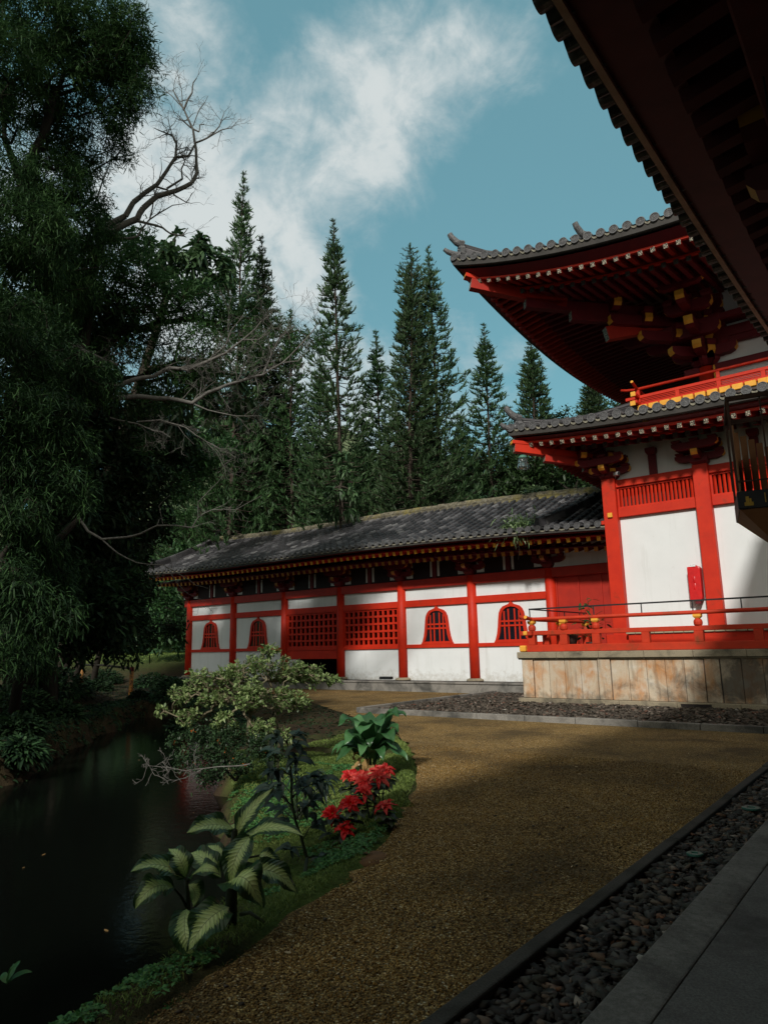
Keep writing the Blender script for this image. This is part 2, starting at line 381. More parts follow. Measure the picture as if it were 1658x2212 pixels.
def rndmat(name,stops,rough=.8,spec=.25,bs=60,bstr=.3,trans=0,nz=None):
    m,t=nt(name); v=geo_pos(t); a=N_(t,'ShaderNodeAttribute',attribute_name='rnd').outputs['Fac']
    col=ramp(t,a,stops)
    if nz: col=mixc(t,ramp(t,noise(t,v,nz[0],4,.6),[(nz[1],0.),(nz[2],nz[4] if len(nz)>4 else .8)]),col,nz[3])
    finish(t,col,rough,noise(t,v,bs,3) if bstr else None,bstr,.004,spec,trans=trans); return m
M['pebble']=rndmat('gravel_pebble',[(0,(.08,.042,.010)),(.5,(.23,.130,.030)),(.9,(.38,.23,.07)),(1,(.62,.48,.28))],nz=(.7,.40,.62,(.06,.042,.02),.7))
M['rock']=rndmat('dark_drip_bed_rock',[(0,(.020,.018,.017)),(.45,(.045,.042,.038)),(.8,(.085,.080,.070)),(.93,(.12,.085,.06)),(.97,(.16,.07,.035)),(1,(.32,.30,.26))],.8,.3,30,.5,nz=(6,.5,.7,(.03,.034,.018),.6))
M['rock2']=rndmat('grey_brown_bed_rock',[(0,(.03,.024,.018)),(.55,(.07,.058,.045)),(.9,(.12,.10,.08)),(.97,(.13,.06,.04)),(1,(.34,.31,.27))],.85,.3,30,.5,nz=(5,.5,.7,(.03,.025,.016),.7))
def leaf(name,c0,c1,c2,trans=.25,rough=.5,spec=.35): return rndmat(name,[(0,c0),(.5,c1),(1,c2)],rough,spec,bstr=0,trans=trans)
M['l_acacia']=leaf('acacia_leaf',(.012,.030,.013),(.030,.070,.024),(.075,.15,.045),.3,.6,.15)
M['l_acacia2']=leaf('shaded_bough_leaf',(.008,.020,.010),(.018,.044,.016),(.060,.13,.038),.25,.6,.15)  # acacia leaf darkened, left-side shade put into its colour
M['l_dark']=leaf('dark_leaf',(.007,.017,.009),(.015,.036,.015),(.036,.078,.028),.2,.6,.15)
M['l_mid']=leaf('mid_green_leaf',(.014,.035,.014),(.030,.075,.022),(.055,.12,.035))
M['l_pod']=leaf('fine_bright_leaf',(.018,.048,.018),(.038,.095,.028),(.075,.16,.050),.3,.6,.2)
M['l_umb']=leaf('umbrella_tree_leaf',(.025,.06,.026),(.055,.11,.045),(.11,.19,.085),.2,.35,.5)
M['l_pine']=leaf('pine_needle',(.016,.040,.015),(.036,.082,.027),(.080,.150,.048),.2,.6)
M['l_hill']=leaf('hillside_leaf',(.014,.036,.015),(.030,.068,.025),(.065,.12,.04))
M['l_vari']=leaf('variegated_leaf',(.06,.11,.03),(.17,.25,.085),(.36,.44,.19),.3,.45)
M['l_bush']=leaf('bush_leaf',(.012,.030,.012),(.028,.06,.022),(.05,.10,.04),.25)
M['l_orange']=leaf('orange_bloom',(.4,.08,.01),(.5,.13,.02),(.6,.2,.03),.3)
M['l_ti']=leaf('dark_glossy_leaf',(.014,.030,.024),(.024,.046,.036),(.045,.075,.055),.15,.45,.3)
M['l_spath']=leaf('broad_green_leaf',(.03,.09,.03),(.05,.15,.05),(.09,.22,.08),.3,.35,.5)
M['l_dead']=leaf('withered_leaf',(.22,.12,.04),(.38,.24,.09),(.55,.45,.30),.3,.8)
M['l_grass']=leaf('bank_grass',(.065,.11,.022),(.14,.205,.042),(.26,.33,.09),.3,.6)
M['l_weed']=leaf('bank_weed',(.03,.10,.03),(.06,.18,.05),(.12,.28,.08),.3,.5)
M['l_red']=leaf('scarlet_bract',(.55,.003,.004),(.72,.005,.006),(.78,.012,.010),.25,.45)
M['l_pink']=leaf('salmon_bract',(.50,.008,.010),(.56,.020,.018),(.60,.09,.06),.25,.5)
M['l_poin']=leaf('poinsettia_leaf',(.012,.022,.012),(.03,.045,.03),(.07,.09,.05),.2,.5)
M['l_fern']=leaf('fern_frond',(.06,.12,.045),(.13,.20,.08),(.26,.36,.17),.3,.45)
def vary(m,amt=.5):
    t=m.node_tree; p=[n for n in t.nodes if n.type=='BSDF_PRINCIPLED'][0]; src=p.inputs['Base Color'].links[0].from_socket
    oi=N_(t,'ShaderNodeObjectInfo'); hs=N_(t,'ShaderNodeHueSaturation'); 
    a=N_(t,'ShaderNodeMapRange'); t.links.new(oi.outputs['Random'],a.inputs[0]); a.inputs[3].default_value=1-amt; a.inputs[4].default_value=1+amt
    h=N_(t,'ShaderNodeMapRange'); t.links.new(oi.outputs['Random'],h.inputs[0]); h.inputs[3].default_value=.485; h.inputs[4].default_value=.51
    t.links.new(src,hs.inputs['Color']); t.links.new(a.outputs[0],hs.inputs['Value']); t.links.new(h.outputs[0],hs.inputs['Hue'])
    for l in list(src.links):
        if l.to_node!=hs: t.links.new(hs.outputs[0],l.to_socket)
for k_ in ('l_pine','l_dark','l_hill','l_mid'): vary(M[k_],.32)
def dieff():
    m,t=nt('dumb_cane_leaf'); uv=N_(t,'ShaderNodeTexCoord').outputs['UV']; sp=N_(t,'ShaderNodeSeparateXYZ'); t.links.new(uv,sp.inputs[0])
    # u: 0 base..1 tip, v: -1..1 across
    ab=N_(t,'ShaderNodeMath',operation='ABSOLUTE'); t.links.new(sp.outputs[1],ab.inputs[0])
    cmb=N_(t,'ShaderNodeCombineXYZ'); 
    mm=N_(t,'ShaderNodeMath',operation='MULTIPLY_ADD'); t.links.new(ab.outputs[0],mm.inputs[0]); mm.inputs[1].default_value=-.22; t.links.new(sp.outputs[0],mm.inputs[2])
    s1=N_(t,'ShaderNodeMath',operation='MULTIPLY'); s1.inputs[1].default_value=32; t.links.new(mm.outputs[0],s1.inputs[0])
    s2=N_(t,'ShaderNodeMath',operation='MULTIPLY'); s2.inputs[1].default_value=2.2; t.links.new(sp.outputs[1],s2.inputs[0])
    t.links.new(s1.outputs[0],cmb.inputs[0]); t.links.new(s2.outputs[0],cmb.inputs[1])
    nz=noise(t,cmb.outputs[0],1.0,3,.6)
    e=N_(t,'ShaderNodeMath',operation='MULTIPLY_ADD'); t.links.new(nz,e.inputs[0]); e.inputs[1].default_value=1.15; e.inputs[2].default_value=-.06
    df=N_(t,'ShaderNodeMath',operation='SUBTRACT'); t.links.new(e.outputs[0],df.inputs[0]); t.links.new(ab.outputs[0],df.inputs[1])
    cream=ramp(t,df.outputs[0],[(.0,(.022,.062,.020)),(.06,(.42,.56,.19)),(.5,(.62,.74,.32))])
    mid=ramp(t,ab.outputs[0],[(.0,1.),(.035,0.)])
    col=mixc(t,mid,cream,(.10,.17,.05))
    wv=N_(t,'ShaderNodeMath',operation='SINE'); VEIN=1; sw=N_(t,'ShaderNodeMath',operation='MULTIPLY'); sw.inputs[1].default_value=75; t.links.new(mm.outputs[0],sw.inputs[0]); t.links.new(sw.outputs[0],wv.inputs[0])
    col=mixc(t,ramp(t,wv.outputs[0],[(.80,0.),(1.,.6)]),col,(.06,.13,.04))
    finish(t,col,.4,wv.outputs[0],.35,.003,.45,trans=.2); return m
M['dieff']=dieff()
def ground_mat():
    m,t=nt('leaf_litter_and_turf'); v=geo_pos(t)
    a=N_(t,'ShaderNodeAttribute',attribute_name='turf').outputs['Fac']
    soil=ramp(t,noise(t,v,6,6,.7),[(.3,(.018,.013,.009)),(.7,(.055,.038,.022))])
    soil=mixc(t,ramp(t,noise(t,v,35,3,.6),[(.64,0.),(.7,.5)]),soil,(.14,.10,.06))
    turf=ramp(t,noise(t,v,9,6,.7),[(.3,(.030,.050,.012)),(.7,(.085,.13,.030))])
    turf=mixc(t,ramp(t,noise(t,v,1.3,4),[(.5,0.),(.75,.6)]),turf,(.09,.085,.03))
    finish(t,mixc(t,a,soil,turf),.95,noise(t,v,40,5),.9,.03,.1); return m
M['ground']=ground_mat()
def water():
    m,t=nt('dark_pond_water'); v=geo_pos(t)
    finish(t,(.0035,.0045,.0035),.07,noise(t,v,9,4,.6),.14,.02,.22,IOR=1.33); return m
M['water']=water()
def hillm():
    m,t=nt('far_mountain_slope'); v=geo_pos(t)
    col=ramp(t,noise(t,v,.035,8,.7),[(.35,(.05,.075,.04)),(.55,(.12,.15,.08)),(.72,(.20,.22,.14))])
    finish(t,col,.95,noise(t,v,.12,6),.8,6.0,.1); return m
M['hill']=hillm()
M['ribbonwhite']=simple('pierced_metal_white',(.62,.60,.52),(.5,.48,.42),20)
def tipm():
    m,t=nt('scrolled_rafter_cap'); v=geo_pos(t,(1,1,1))
    vo=N_(t,'ShaderNodeTexVoronoi',feature='DISTANCE_TO_EDGE'); vo.inputs['Scale'].default_value=24; t.links.new(v,vo.inputs['Vector'])
    col=ramp(t,vo.outputs['Distance'],[(.10,(.02,.015,.012)),(.20,(.44,.40,.30))])
    finish(t,col,.5,vo.outputs['Distance'],.4,.004,.4); return m
M['tip']=tipm()
def tipd():
    m,t=nt('dark_scrolled_cap'); v=geo_pos(t)
    vo=N_(t,'ShaderNodeTexVoronoi',feature='DISTANCE_TO_EDGE'); vo.inputs['Scale'].default_value=24; t.links.new(v,vo.inputs['Vector'])
    col=ramp(t,vo.outputs['Distance'],[(.05,(.012,.012,.012)),(.12,(.07,.065,.06))])
    finish(t,col,.5,vo.outputs['Distance'],.4,.004,.4); return m
M['tipd']=tipd()
def glassm():
    m,t=nt('lamp_glass'); p=N_(t,'ShaderNodeBsdfPrincipled'); p.inputs['Base Color'].default_value=(.7,.8,.78,1); p.inputs['Roughness'].default_value=.15
    p.inputs['Transmission Weight'].default_value=.9; p.inputs['Alpha'].default_value=.35
    o=N_(t,'ShaderNodeOutputMaterial'); t.links.new(p.outputs[0],o.inputs[0]); return m
M['glass']=glassm()
M['verdi']=simple('green_cap',(.08,.22,.16),(.06,.16,.12),20,.5)
M['winglass']=simple('dark_window_pane',(.008,.009,.014),(.01,.012,.018),3,.12,20,.02,.6)
# ---------------------------------------------------------------- light and sky
SUN=np.array([.33,-1.0,.665]); SUN/=np.linalg.norm(SUN)
el=math.asin(SUN[2]); az=math.atan2(SUN[0],SUN[1])
sd=bpy.data.lights.new('sun','SUN'); sd.energy=3.45; sd.angle=math.radians(3.8); sd.color=(1,.955,.89)
so=bpy.data.objects.new('sun',sd); COL.objects.link(so)
so.rotation_euler=Vector(SUN.tolist()).to_track_quat('Z','Y').to_euler(); so.location=(5,-20,30)
W=bpy.data.worlds.new('World'); SC.world=W; W.use_nodes=True; wt=W.node_tree; wt.nodes.clear()
SKY_STR=.1
def build_sky(t):
    sky=N_(t,'ShaderNodeTexSky',sky_type='NISHITA'); sky.sun_disc=False; sky.sun_elevation=el; sky.sun_rotation=az; sky.altitude=50; sky.air_density=1.0; sky.dust_density=.6; sky.ozone_density=1.2
    tc=N_(t,'ShaderNodeTexCoord').outputs['Generated']
    skyc=mixc(t,1.0,sky.outputs[0],(.80,1.25,.98),'MULTIPLY')
    # flatten the blue towards an even teal
    skyc=mixc(t,.55,skyc,(2.05,4.45,5.15))
    # cloud banks where the photograph has them, as directions on the dome
    blobs=[(860,60,120,.42),(780,190,120,.75),(720,340,140,.95),(600,430,150,.95),(440,420,130,1.05),(340,350,90,.85),(500,510,110,.8),(900,130,140,.7),(1000,90,110,.45),(1090,60,90,.35),
           (370,40,110,.75),(420,110,70,.45),(640,610,75,.8),(700,640,60,.6),(1160,165,60,.32),(960,230,90,.6),(820,370,90,.6),(300,520,200,.9),(120,260,220,.7),(150,700,260,.8),
           (1010,950,90,.7),(560,930,260,.8),(800,1000,260,.6),(430,640,120,.8)]
    acc=None
    nv=N_(t,'ShaderNodeMapping'); nv.inputs['Scale'].default_value=(1,1,1.25); t.links.new(tc,nv.inputs[0])
    n1=noise(t,nv.outputs[0],5.0,9,.60,.35); n2=noise(t,nv.outputs[0],14,8,.62,.4)
    # jitter the lookup direction so that edges are ragged
    for px,py,r,w in blobs:
        d=ray(px,py); d=d/np.linalg.norm(d); ang=r/F*1.17
        dp=N_(t,'ShaderNodeVectorMath',operation='DOT_PRODUCT'); t.links.new(tc,dp.inputs[0]); dp.inputs[1].default_value=d.tolist()
        mr=N_(t,'ShaderNodeMapRange',interpolation_type='SMOOTHSTEP'); t.links.new(dp.outputs['Value'],mr.inputs[0])
        mr.inputs[1].default_value=math.cos(ang*1.35); mr.inputs[2].default_value=math.cos(ang*.15); mr.inputs[3].default_value=0; mr.inputs[4].default_value=w
        if acc is None: acc=mr.outputs[0]
        else:
            a=N_(t,'ShaderNodeMath',operation='MAXIMUM'); t.links.new(acc,a.inputs[0]); t.links.new(mr.outputs[0],a.inputs[1])
            b=N_(t,'ShaderNodeMath',operation='ADD'); t.links.new(acc,b.inputs[0]); t.links.new(mr.outputs[0],b.inputs[1])
            c=N_(t,'ShaderNodeMix',data_type='FLOAT'); c.inputs[0].default_value=.35; t.links.new(a.outputs[0],c.inputs[2]); t.links.new(b.outputs[0],c.inputs[3]); acc=c.outputs[0]
    def mth(op,a,b,c=None):
        m=N_(t,'ShaderNodeMath',operation=op)
        for i,x in enumerate((a,b,c)):
            if x is None: continue
            if isinstance(x,(int,float)): m.inputs[i].default_value=x
            else: t.links.new(x,m.inputs[i])
        return m.outputs[0]
    nn=mth('ADD',mth('MULTIPLY_ADD',n1,2.4,-1.2),mth('MULTIPLY_ADD',n2,1.1,-.55))
    dens=mth('ADD',acc,mth('MULTIPLY',nn,1.5))
    mask=N_(t,'ShaderNodeMapRange',interpolation_type='SMOOTHSTEP'); t.links.new(dens,mask.inputs[0]); mask.inputs[1].default_value=.10; mask.inputs[2].default_value=1.80; mask.inputs[4].default_value=.97
    cl=ramp(t,mth('MULTIPLY_ADD',n2,.6,mth('MULTIPLY',dens,.35)),[(.22,(3.6,4.9,5.5)),(.60,(5.2,6.0,6.2)),(.88,(6.6,7.1,7.1))])
    col=mixc(t,mask.outputs[0],skyc,cl)
    # unseen bright cloud added behind the camera to lift and warm the ambient light
    dp=N_(t,'ShaderNodeVectorMath',operation='DOT_PRODUCT'); t.links.new(tc,dp.inputs[0]); dp.inputs[1].default_value=[.50,-.62,.60]
    mb_=mth('ADD',mth('MULTIPLY_ADD',n1,1.0,-.5),dp.outputs['Value'])
    m2=N_(t,'ShaderNodeMapRange',interpolation_type='SMOOTHSTEP'); t.links.new(mb_,m2.inputs[0]); m2.inputs[1].default_value=.15; m2.inputs[2].default_value=.65; m2.inputs[4].default_value=.92
    col=mixc(t,m2.outputs[0],col,(8.3,7.8,6.7))
    bg=N_(t,'ShaderNodeBackground'); t.links.new(col,bg.inputs[0]); bg.inputs[1].default_value=SKY_STR
    o=N_(t,'ShaderNodeOutputWorld'); t.links.new(bg.outputs[0],o.inputs[0])
build_sky(wt)
SC.view_settings.view_transform='Standard'; SC.view_settings.look='None'; SC.view_settings.exposure=0; SC.view_settings.gamma=1
SC.cycles.max_bounces=6; SC.cycles.transparent_max_bounces=6; SC.cycles.diffuse_bounces=3; SC.cycles.glossy_bounces=3
SC.cycles.sample_clamp_indirect=4
# ---------------------------------------------------------------- terrain
POND=np.array([(-3.3,-8),(-3.45,0),(-3.55,1.8),(-3.65,2.5),(-3.95,3.0),(-4.65,4.1),(-5.4,4.7),(-7.2,6.0),(-9.5,8),(-13,10.6),(-17,13.2),(-20,14.3),(-21.3,13.8),(-18.2,11.0),(-15,7.9),(-12.4,5.7),(-11.5,2),(-12.5,-3),(-14,-8)])
PATH=[(-2.9,-8),(-2.92,1.0),(-2.98,2.0),(-3.1,2.5),(-3.3,3.3),(-3.62,4.45),(-4.0,5.2),(-4.42,6.0),(-5.1,7.2),(-6.6,9.2),(-8.4,11.1),(-11.5,13.4),(-15.5,16.2),(-18.9,18.2),(-23,19.3),(-33,20.2),(-38,21.4),(-38,21.8),(-11.9,21.8),(-11.9,14.62),(-11.8,14.5),(-1.94,14.1),(-1.94,-8)]
def sdf(P,poly):
    poly=np.asarray(poly,float); n=len(poly); d=np.full(len(P),1e9); ins=np.zeros(len(P),bool)
    for i in range(n):
        a=poly[i]; b=poly[(i+1)%n]; e=b-a; w=P-a
        t=np.clip((w@e)/(e@e),0,1); q=w-t[:,None]*e; d=np.minimum(d,np.hypot(q[:,0],q[:,1]))
        c=((a[1]<=P[:,1])&(b[1]>P[:,1]))|((b[1]<=P[:,1])&(a[1]>P[:,1]))
        with np.errstate(divide='ignore',invalid='ignore'):
            xi=a[0]+(P[:,1]-a[1])/(b[1]-a[1]+1e-12)*(b[0]-a[0])
        ins^=c&(P[:,0]<xi)
    return np.where(ins,-d,d)
def sm(x,a,b): t=np.clip((x-a)/(b-a),0,1); return t*t*(3-2*t)
def wob(P,s,seed):
    r=np.random.default_rng(seed); z=0
    for k in range(5):
        f=s*1.9**k; d=r.normal(size=2); d/=np.linalg.norm(d); d2=np.array([-d[1],d[0]]); ph=r.random(2)*6.3
        z=z+np.sin(P@d*f+ph[0])*np.sin(P@d2*f*1.1+ph[1])/1.6**k
    return z
def hz(P):
    P=np.atleast_2d(np.asarray(P,float)); dp=sdf(P,POND)+.12*wob(P,2.2,3); dg=sdf(P,PATH)
    x,y=P[:,0],P[:,1]
    z=.02+.05*wob(P,1.4,5)*sm(dg,0,1.0)
    z=np.where(dg<.05,-.05,z)
    near=(x>-8.5)&(y<9)
    z=z-.10*sm(dg,.1,.6)*near
    z=z-.75*(1-sm(dp,-.25,.22))
    z=np.where((x>-1.93)&(y<14.2)&(y>-9),-.3,z); z=np.where((x>-11.85)&(y>14.05)&(y<22)&(x<6),-.12,z)
    s=-.8*x+.6*y; z=z+1.45*sm(s,37.5,46)*sm(y,10,22)
    z=z+.35*sm(-x-.6*y,6,16)*sm(dp,.5,4)*(y<14)
    dist=np.hypot(x,y)
    z=z+sm(y-29,0,60)*14*sm(dist,30,80)
    z=z+sm(dist,60,110)*9*sm(-x+.3*y,5,60)
    return z
xs=np.concatenate([-np.geomspace(900,27,36),np.arange(-26,.6,.14),np.geomspace(1,900,30)])
ys=np.concatenate([-np.geomspace(900,4,24),np.arange(-3.6,23,.14),np.geomspace(23.5,900,44)])
X,Y=np.meshgrid(xs,ys); P=np.stack([X.ravel(),Y.ravel()],1); Z=hz(P)
G=np.column_stack([P,Z]); nx=len(xs); ny=len(ys)
i,j=np.meshgrid(np.arange(ny-1),np.arange(nx-1),indexing='ij'); a=(i*nx+j).ravel()
Fq=np.stack([a,a+1,a+nx+1,a+nx],1)
go=npmesh('ground',G,Fq,M['ground'],smooth=True); tag(go,kind='structure')
dg=sdf(P,PATH); dp=sdf(P,POND)
turf=sm(.5*wob(P,.9,9)+.7-.0*dg,.1,.9)*(dp>0)
turf=turf*np.where((P[:,0]>-9.5)&(P[:,1]<12),1,np.where(dp<4,.12,.05))  # far bank turf cut to dark soil, tree shade put into the ground colour
turf=np.maximum(turf,sm(-.8*P[:,0]+.6*P[:,1],41,44)*(P[:,1]<40))
at=go.data.attributes.new('turf','FLOAT','POINT'); at.data.foreach_set('value',turf.astype(np.float32))
# gravel path as its own sheet with a ragged edge
def poly_sheet(name,poly,z,mat,step=.35,jag=.06,jagmask=None,kind='structure',seed=1):
    r=np.random.default_rng(seed); pts=[]
    for k in range(len(poly)):
        a=np.array(poly[k],float); b=np.array(poly[(k+1)%len(poly)],float); L=np.linalg.norm(b-a); m=max(1,int(L/step))
        for q in range(m):
            p=a+(b-a)*q/m; 
            if jagmask is None or jagmask(p): p=p+r.normal(size=2)*jag
            pts.append((p[0],p[1],z))
    bm=bmesh.new(); vs=[bm.verts.new(p) for p in pts]; f=bm.faces.new(vs)
    if f.normal.z<0: f.normal_flip()
    bmesh.ops.triangulate(bm,faces=[f]); me=bpy.data.meshes.new(name); bm.to_mesh(me); bm.free()
    for p in me.polygons:
        pass
    o=link(name,me,(mat,)); return tag(o,kind=kind)
poly_sheet('gravel_path',PATH,.0,M['gravel'],.22,.05,lambda p:p[0]<-2.5 and p[1]<19.5 and not(-12.1<p[0]<-11.5 and p[1]>14.4) and p[1]<14.0-(p[0]+2)*.0 or p[0]<-12.2)
w=MB(); w.add([(-30,-12,-.50),(-2,-12,-.50),(-2,17,-.50),(-30,17,-.50)],[(0,1,2,3)]); tag(w.build('pond_water',M['water']),kind='structure')
# mountain far behind on the left
r=np.random.default_rng(4); k=120; m=40; Gm=[]
for a in range(k):
    az_=math.radians(-78+a*.95)      # bearing from +y towards +x
    top=(96*math.exp(-((a-34)/26)**2)+30+9*math.sin(a*.31)+5*math.sin(a*.83+1)+4*r.normal()*.4)
    row=[]
    for b in range(m):
        f=b/(m-1); R=190+260*f; h=-4+top*math.sin(min(1,f*1.15)*math.pi/2)*(1+.10*math.sin(a*.9+f*7))
        row.append((math.sin(az_)*R,math.cos(az_)*R,h))
    Gm.append(row)
h=MB(); h.grid(Gm); tag(h.build('hills',M['hill'],smooth=True),kind='structure')
# ---------------------------------------------------------------- kerbs, beds, walkway
def kerb(name,label,x0,x1,y0,y1,z1,mat,horiz,L=1.15,z0=-.15,seed=0):
    r=random.Random(seed); t=thing(name,label,'kerb',(x0,y0,0)); mb=MB(); s=(x0 if horiz else y0); e=(x1 if horiz else y1)
    while s<e-.05:
        n=min(e,s+L*r.uniform(.9,1.1)); g=.006; dz=r.uniform(-.006,.006); dx=r.uniform(-.006,.006)
        mb=MB()
        if horiz: mb.box(s+g,n-g,y0+dx,y1+dx,z0,z1+dz)
        else: mb.box(x0+dx,x1+dx,s+g,n-g,z0,z1+dz)
        bevel(mb.build('kerb_stone',mat,t),.012,2); s=n
    return t
kerb('path_kerb','long dark mossy kerb between brown gravel path and dark rock drip strip',-1.945,-1.85,-3,14.0,.03,M['kerb'],False,1.9,seed=1)
kerb('bed_kerb','pale stone kerb along front of rock bed below granite platform',-11.8,0.5,14.0,14.13,.12,M['kerb2'],True,1.15,seed=2)
kerb('bed_kerb','stone kerb at left end of rock bed running back to the long hall',-11.93,-11.8,14.13,21.3,.12,M['kerb2'],False,1.15,seed=3)
mb=MB(); 
for s in np.arange(-3,18,1.9):
    mb.box(-1.305,-1.08,s+.004,s+1.896,-.3,.13)
bevel(mb.build('walkway_edge',M['concrete']),.012,2); tag(bpy.data.objects['walkway_edge'],kind='structure')
mb=MB(); mb.box(-1.076,6,-8,15.2,-.3,.126); tag(mb.build('walkway',M['darkfloor']),kind='structure')
def hull_rocks(n,rng):
    out=[]
    for _ in range(n):
        bm=bmesh.new()
        for p in rng.normal(size=(8,3)): 
            p=p/np.linalg.norm(p)*rng.uniform(.6,1.1); bm.verts.new(p*np.array([1.25,.85,.45]))
        bmesh.ops.convex_hull(bm,input=bm.verts); bmesh.ops.triangulate(bm,faces=bm.faces)
        bm.verts.ensure_lookup_table(); used=[v for v in bm.verts if v.link_faces]
        idx={v:i for i,v in enumerate(used)}; out.append((np.array([v.co[:] for v in used]),np.array([[idx[v] for v in f.verts] for f in bm.faces]))); bm.free()
    return out
def scatter(name,P,size,mat,rng,temps,kind='stuff',label=None,cat=None):
    Vs=[];Fs=[];Rs=[];b=0; n=len(P); T=rng.integers(0,len(temps),n)
    for ti,(V,Fc) in enumerate(temps):
        I=np.where(T==ti)[0]; m=len(I)
        if m==0: continue
        ang=rng.random(m)*6.283; tx=rng.normal(size=m)*.35; ca,sa=np.cos(ang),np.sin(ang); ct,st=np.cos(tx),np.sin(tx)
        R=np.zeros((m,3,3)); R[:,0,0]=ca; R[:,0,1]=-sa*ct; R[:,0,2]=sa*st; R[:,1,0]=sa; R[:,1,1]=ca*ct; R[:,1,2]=-ca*st; R[:,2,1]=st; R[:,2,2]=ct
        W_=np.einsum('mij,vj->mvi',R,V)*size[I][:,None,None]+P[I][:,None,:]
        Fq_=(np.arange(m)[:,None,None]*len(V)+Fc[None])+b
        Vs.append(W_.reshape(-1,3)); Fs.append(Fq_.reshape(-1,3)); Rs.append(np.repeat(rng.random(m),len(Fc))); b+=m*len(V)
    o=npmesh(name,np.concatenate(Vs),np.concatenate(Fs),mat,rnd=np.concatenate(Rs)); tag(o,label,cat,kind=kind); return o
ROCKS=hull_rocks(7,RNG)
def fillrect(n,x0,x1,y0,y1): return np.column_stack([RNG.uniform(x0,x1,n),RNG.uniform(y0,y1,n)])
Pn=fillrect(13000,-1.85,-1.31,0,14.0); n=13000; sz=np.clip(RNG.gamma(2.6,.0105,n)+.010,0,.062); z=-.055+RNG.random(n)*.035+sz*.2
scatter('drip_strip_rocks',np.column_stack([Pn,z]),sz,M['rock'],RNG,ROCKS,label='dark broken rocks filling the drip strip beside the walkway',cat='rocks')
Pn=np.concatenate([fillrect(9500,-11.8,1.5,14.12,18.35),fillrect(2600,-11.8,-9.2,18.2,21.4)]); n=len(Pn); sz=np.clip(RNG.gamma(3.0,.013,n)+.016,0,.09)
scatter('bed_rocks',np.column_stack([Pn,.01+RNG.random(n)*.03+sz*.2]),sz,M['rock2'],RNG,ROCKS,label='grey brown stones filling the bed below the granite platform',cat='rocks')
mb=MB(); mb.box(-11.8,1.5,14.13,22,-.2,.012); mb.box(-1.83,-1.30,-3,14.13,-.2,-.06); tag(mb.build('bed_soil',M['ground']),kind='structure')
n=420; yy=2+10*RNG.random(n)**1.3; Pp=np.column_stack([RNG.uniform(-9,-2.0,n),yy]); Pp=Pp[sdf(Pp,PATH)<-.03]
scatter('stray_stones',np.column_stack([Pp,np.full(len(Pp),.006)]),RNG.uniform(.009,.022,len(Pp)),M['rock2'],RNG,ROCKS,label='stray larger stones lying loose on the gravel path',cat='stones')
# loose gravel near the camera
n=70000; yy=2+8*RNG.random(n)**1.5; xx=RNG.uniform(-7,-1.95,n); Pp=np.column_stack([xx,yy]); k=sdf(Pp,PATH)<0; Pp=Pp[k]
octa=[(np.array([(1,0,0),(-1,0,0),(0,.8,0),(0,-.8,0),(0,0,.6),(0,0,-.6)],float)+RNG.normal(size=(6,3))*.18,np.array([(0,2,4),(2,1,4),(1,3,4),(3,0,4),(2,0,5),(1,2,5),(3,1,5),(0,3,5)])) for _ in range(4)]
scatter('loose_gravel',np.column_stack([Pp,np.full(len(Pp),.003)]),RNG.uniform(.004,.0095,len(Pp)),M['pebble'],RNG,octa,label='loose brown gravel lying on the path',cat='gravel')
# ---------------------------------------------------------------- shared building pieces
def place(name,me,parent,loc,rot=None,scale=None):
    o=bpy.data.objects.new(name,me); COL.objects.link(o); o.parent=parent
    l=np.array(loc,float)
    if parent.type=='EMPTY': l=l-np.array(parent.location)
    o.location=l
    if rot: o.rotation_euler=rot
    if scale: o.scale=(scale,)*3 if isinstance(scale,(int,float)) else scale
    return o
def disc_mesh(r,name):
    """round end tile: axis along -y, with rim, inner ring and raised studs"""
    mb=MB(); n=18
    def ringp(prof,mat=0):
        V=[];Fs=[]
        for rr,y in prof:
            for j in range(n): t=2*math.pi*j/n; V.append((rr*math.cos(t),y,rr*math.sin(t)))
        for i in range(len(prof)-1):
            for j in range(n): j2=(j+1)%n; Fs.append((i*n+j,i*n+j2,(i+1)*n+j2,(i+1)*n+j))
        Fs.append(tuple((len(prof)-1)*n+j for j in range(n))); mb.add(V,Fs,mat)
    ringp([(r*.93,.30),(r,.0),(r*.98,-.018),(r*.84,-.018),(r*.80,.006),(r*.60,.006),(r*.57,-.006),(r*.50,-.006),(r*.47,.006),(r*.16,.006),(r*.13,-.010),(r*.02,-.012)])
    for k in range(14):
        t=6.283*k/14; c=(r*.70*math.cos(t),0,r*.70*math.sin(t)); mb.box(c[0]-.012*r*8,c[0]+.012*r*8,-.006,.01,c[2]-.012*r*8,c[2]+.012*r*8)
    for k in range(6):
        t=6.283*k/6; c=(r*.32*math.cos(t),0,r*.32*math.sin(t)); mb.box(c[0]-.012*r*8,c[0]+.012*r*8,-.006,.01,c[2]-.012*r*8,c[2]+.012*r*8)
    me=bpy.data.meshes.new(name); me.from_pydata(mb.v,[],mb.f); me.materials.append(M['disc'])
    me.polygons.foreach_set('use_smooth',[False]*len(me.polygons)); return me
DISC=disc_mesh(.125,'eave_disc'); DISCS=disc_mesh(.105,'small_eave_disc')
def arm_poly(L,h): return [(-L/2,h),(-L/2,h*.52),(-L/2+.07,h*.22),(-L/2+.22,0),(L/2-.22,0),(L/2-.07,h*.22),(L/2,h*.52),(L/2,h)]
def add_arm(mb,c,dirv,L,h,w,mat=0,end=1):
    c=np.array(c,float); d=np.array(dirv,float); d/=np.linalg.norm(d); s=np.cross(d,[0,0,1.])
    mb.prism(arm_poly(L,h),lambda u,v,t:c+d*u+s*t+np.array([0,0,v]),-w/2,w/2,mat,[end,end,mat,mat,mat,end,end,mat])
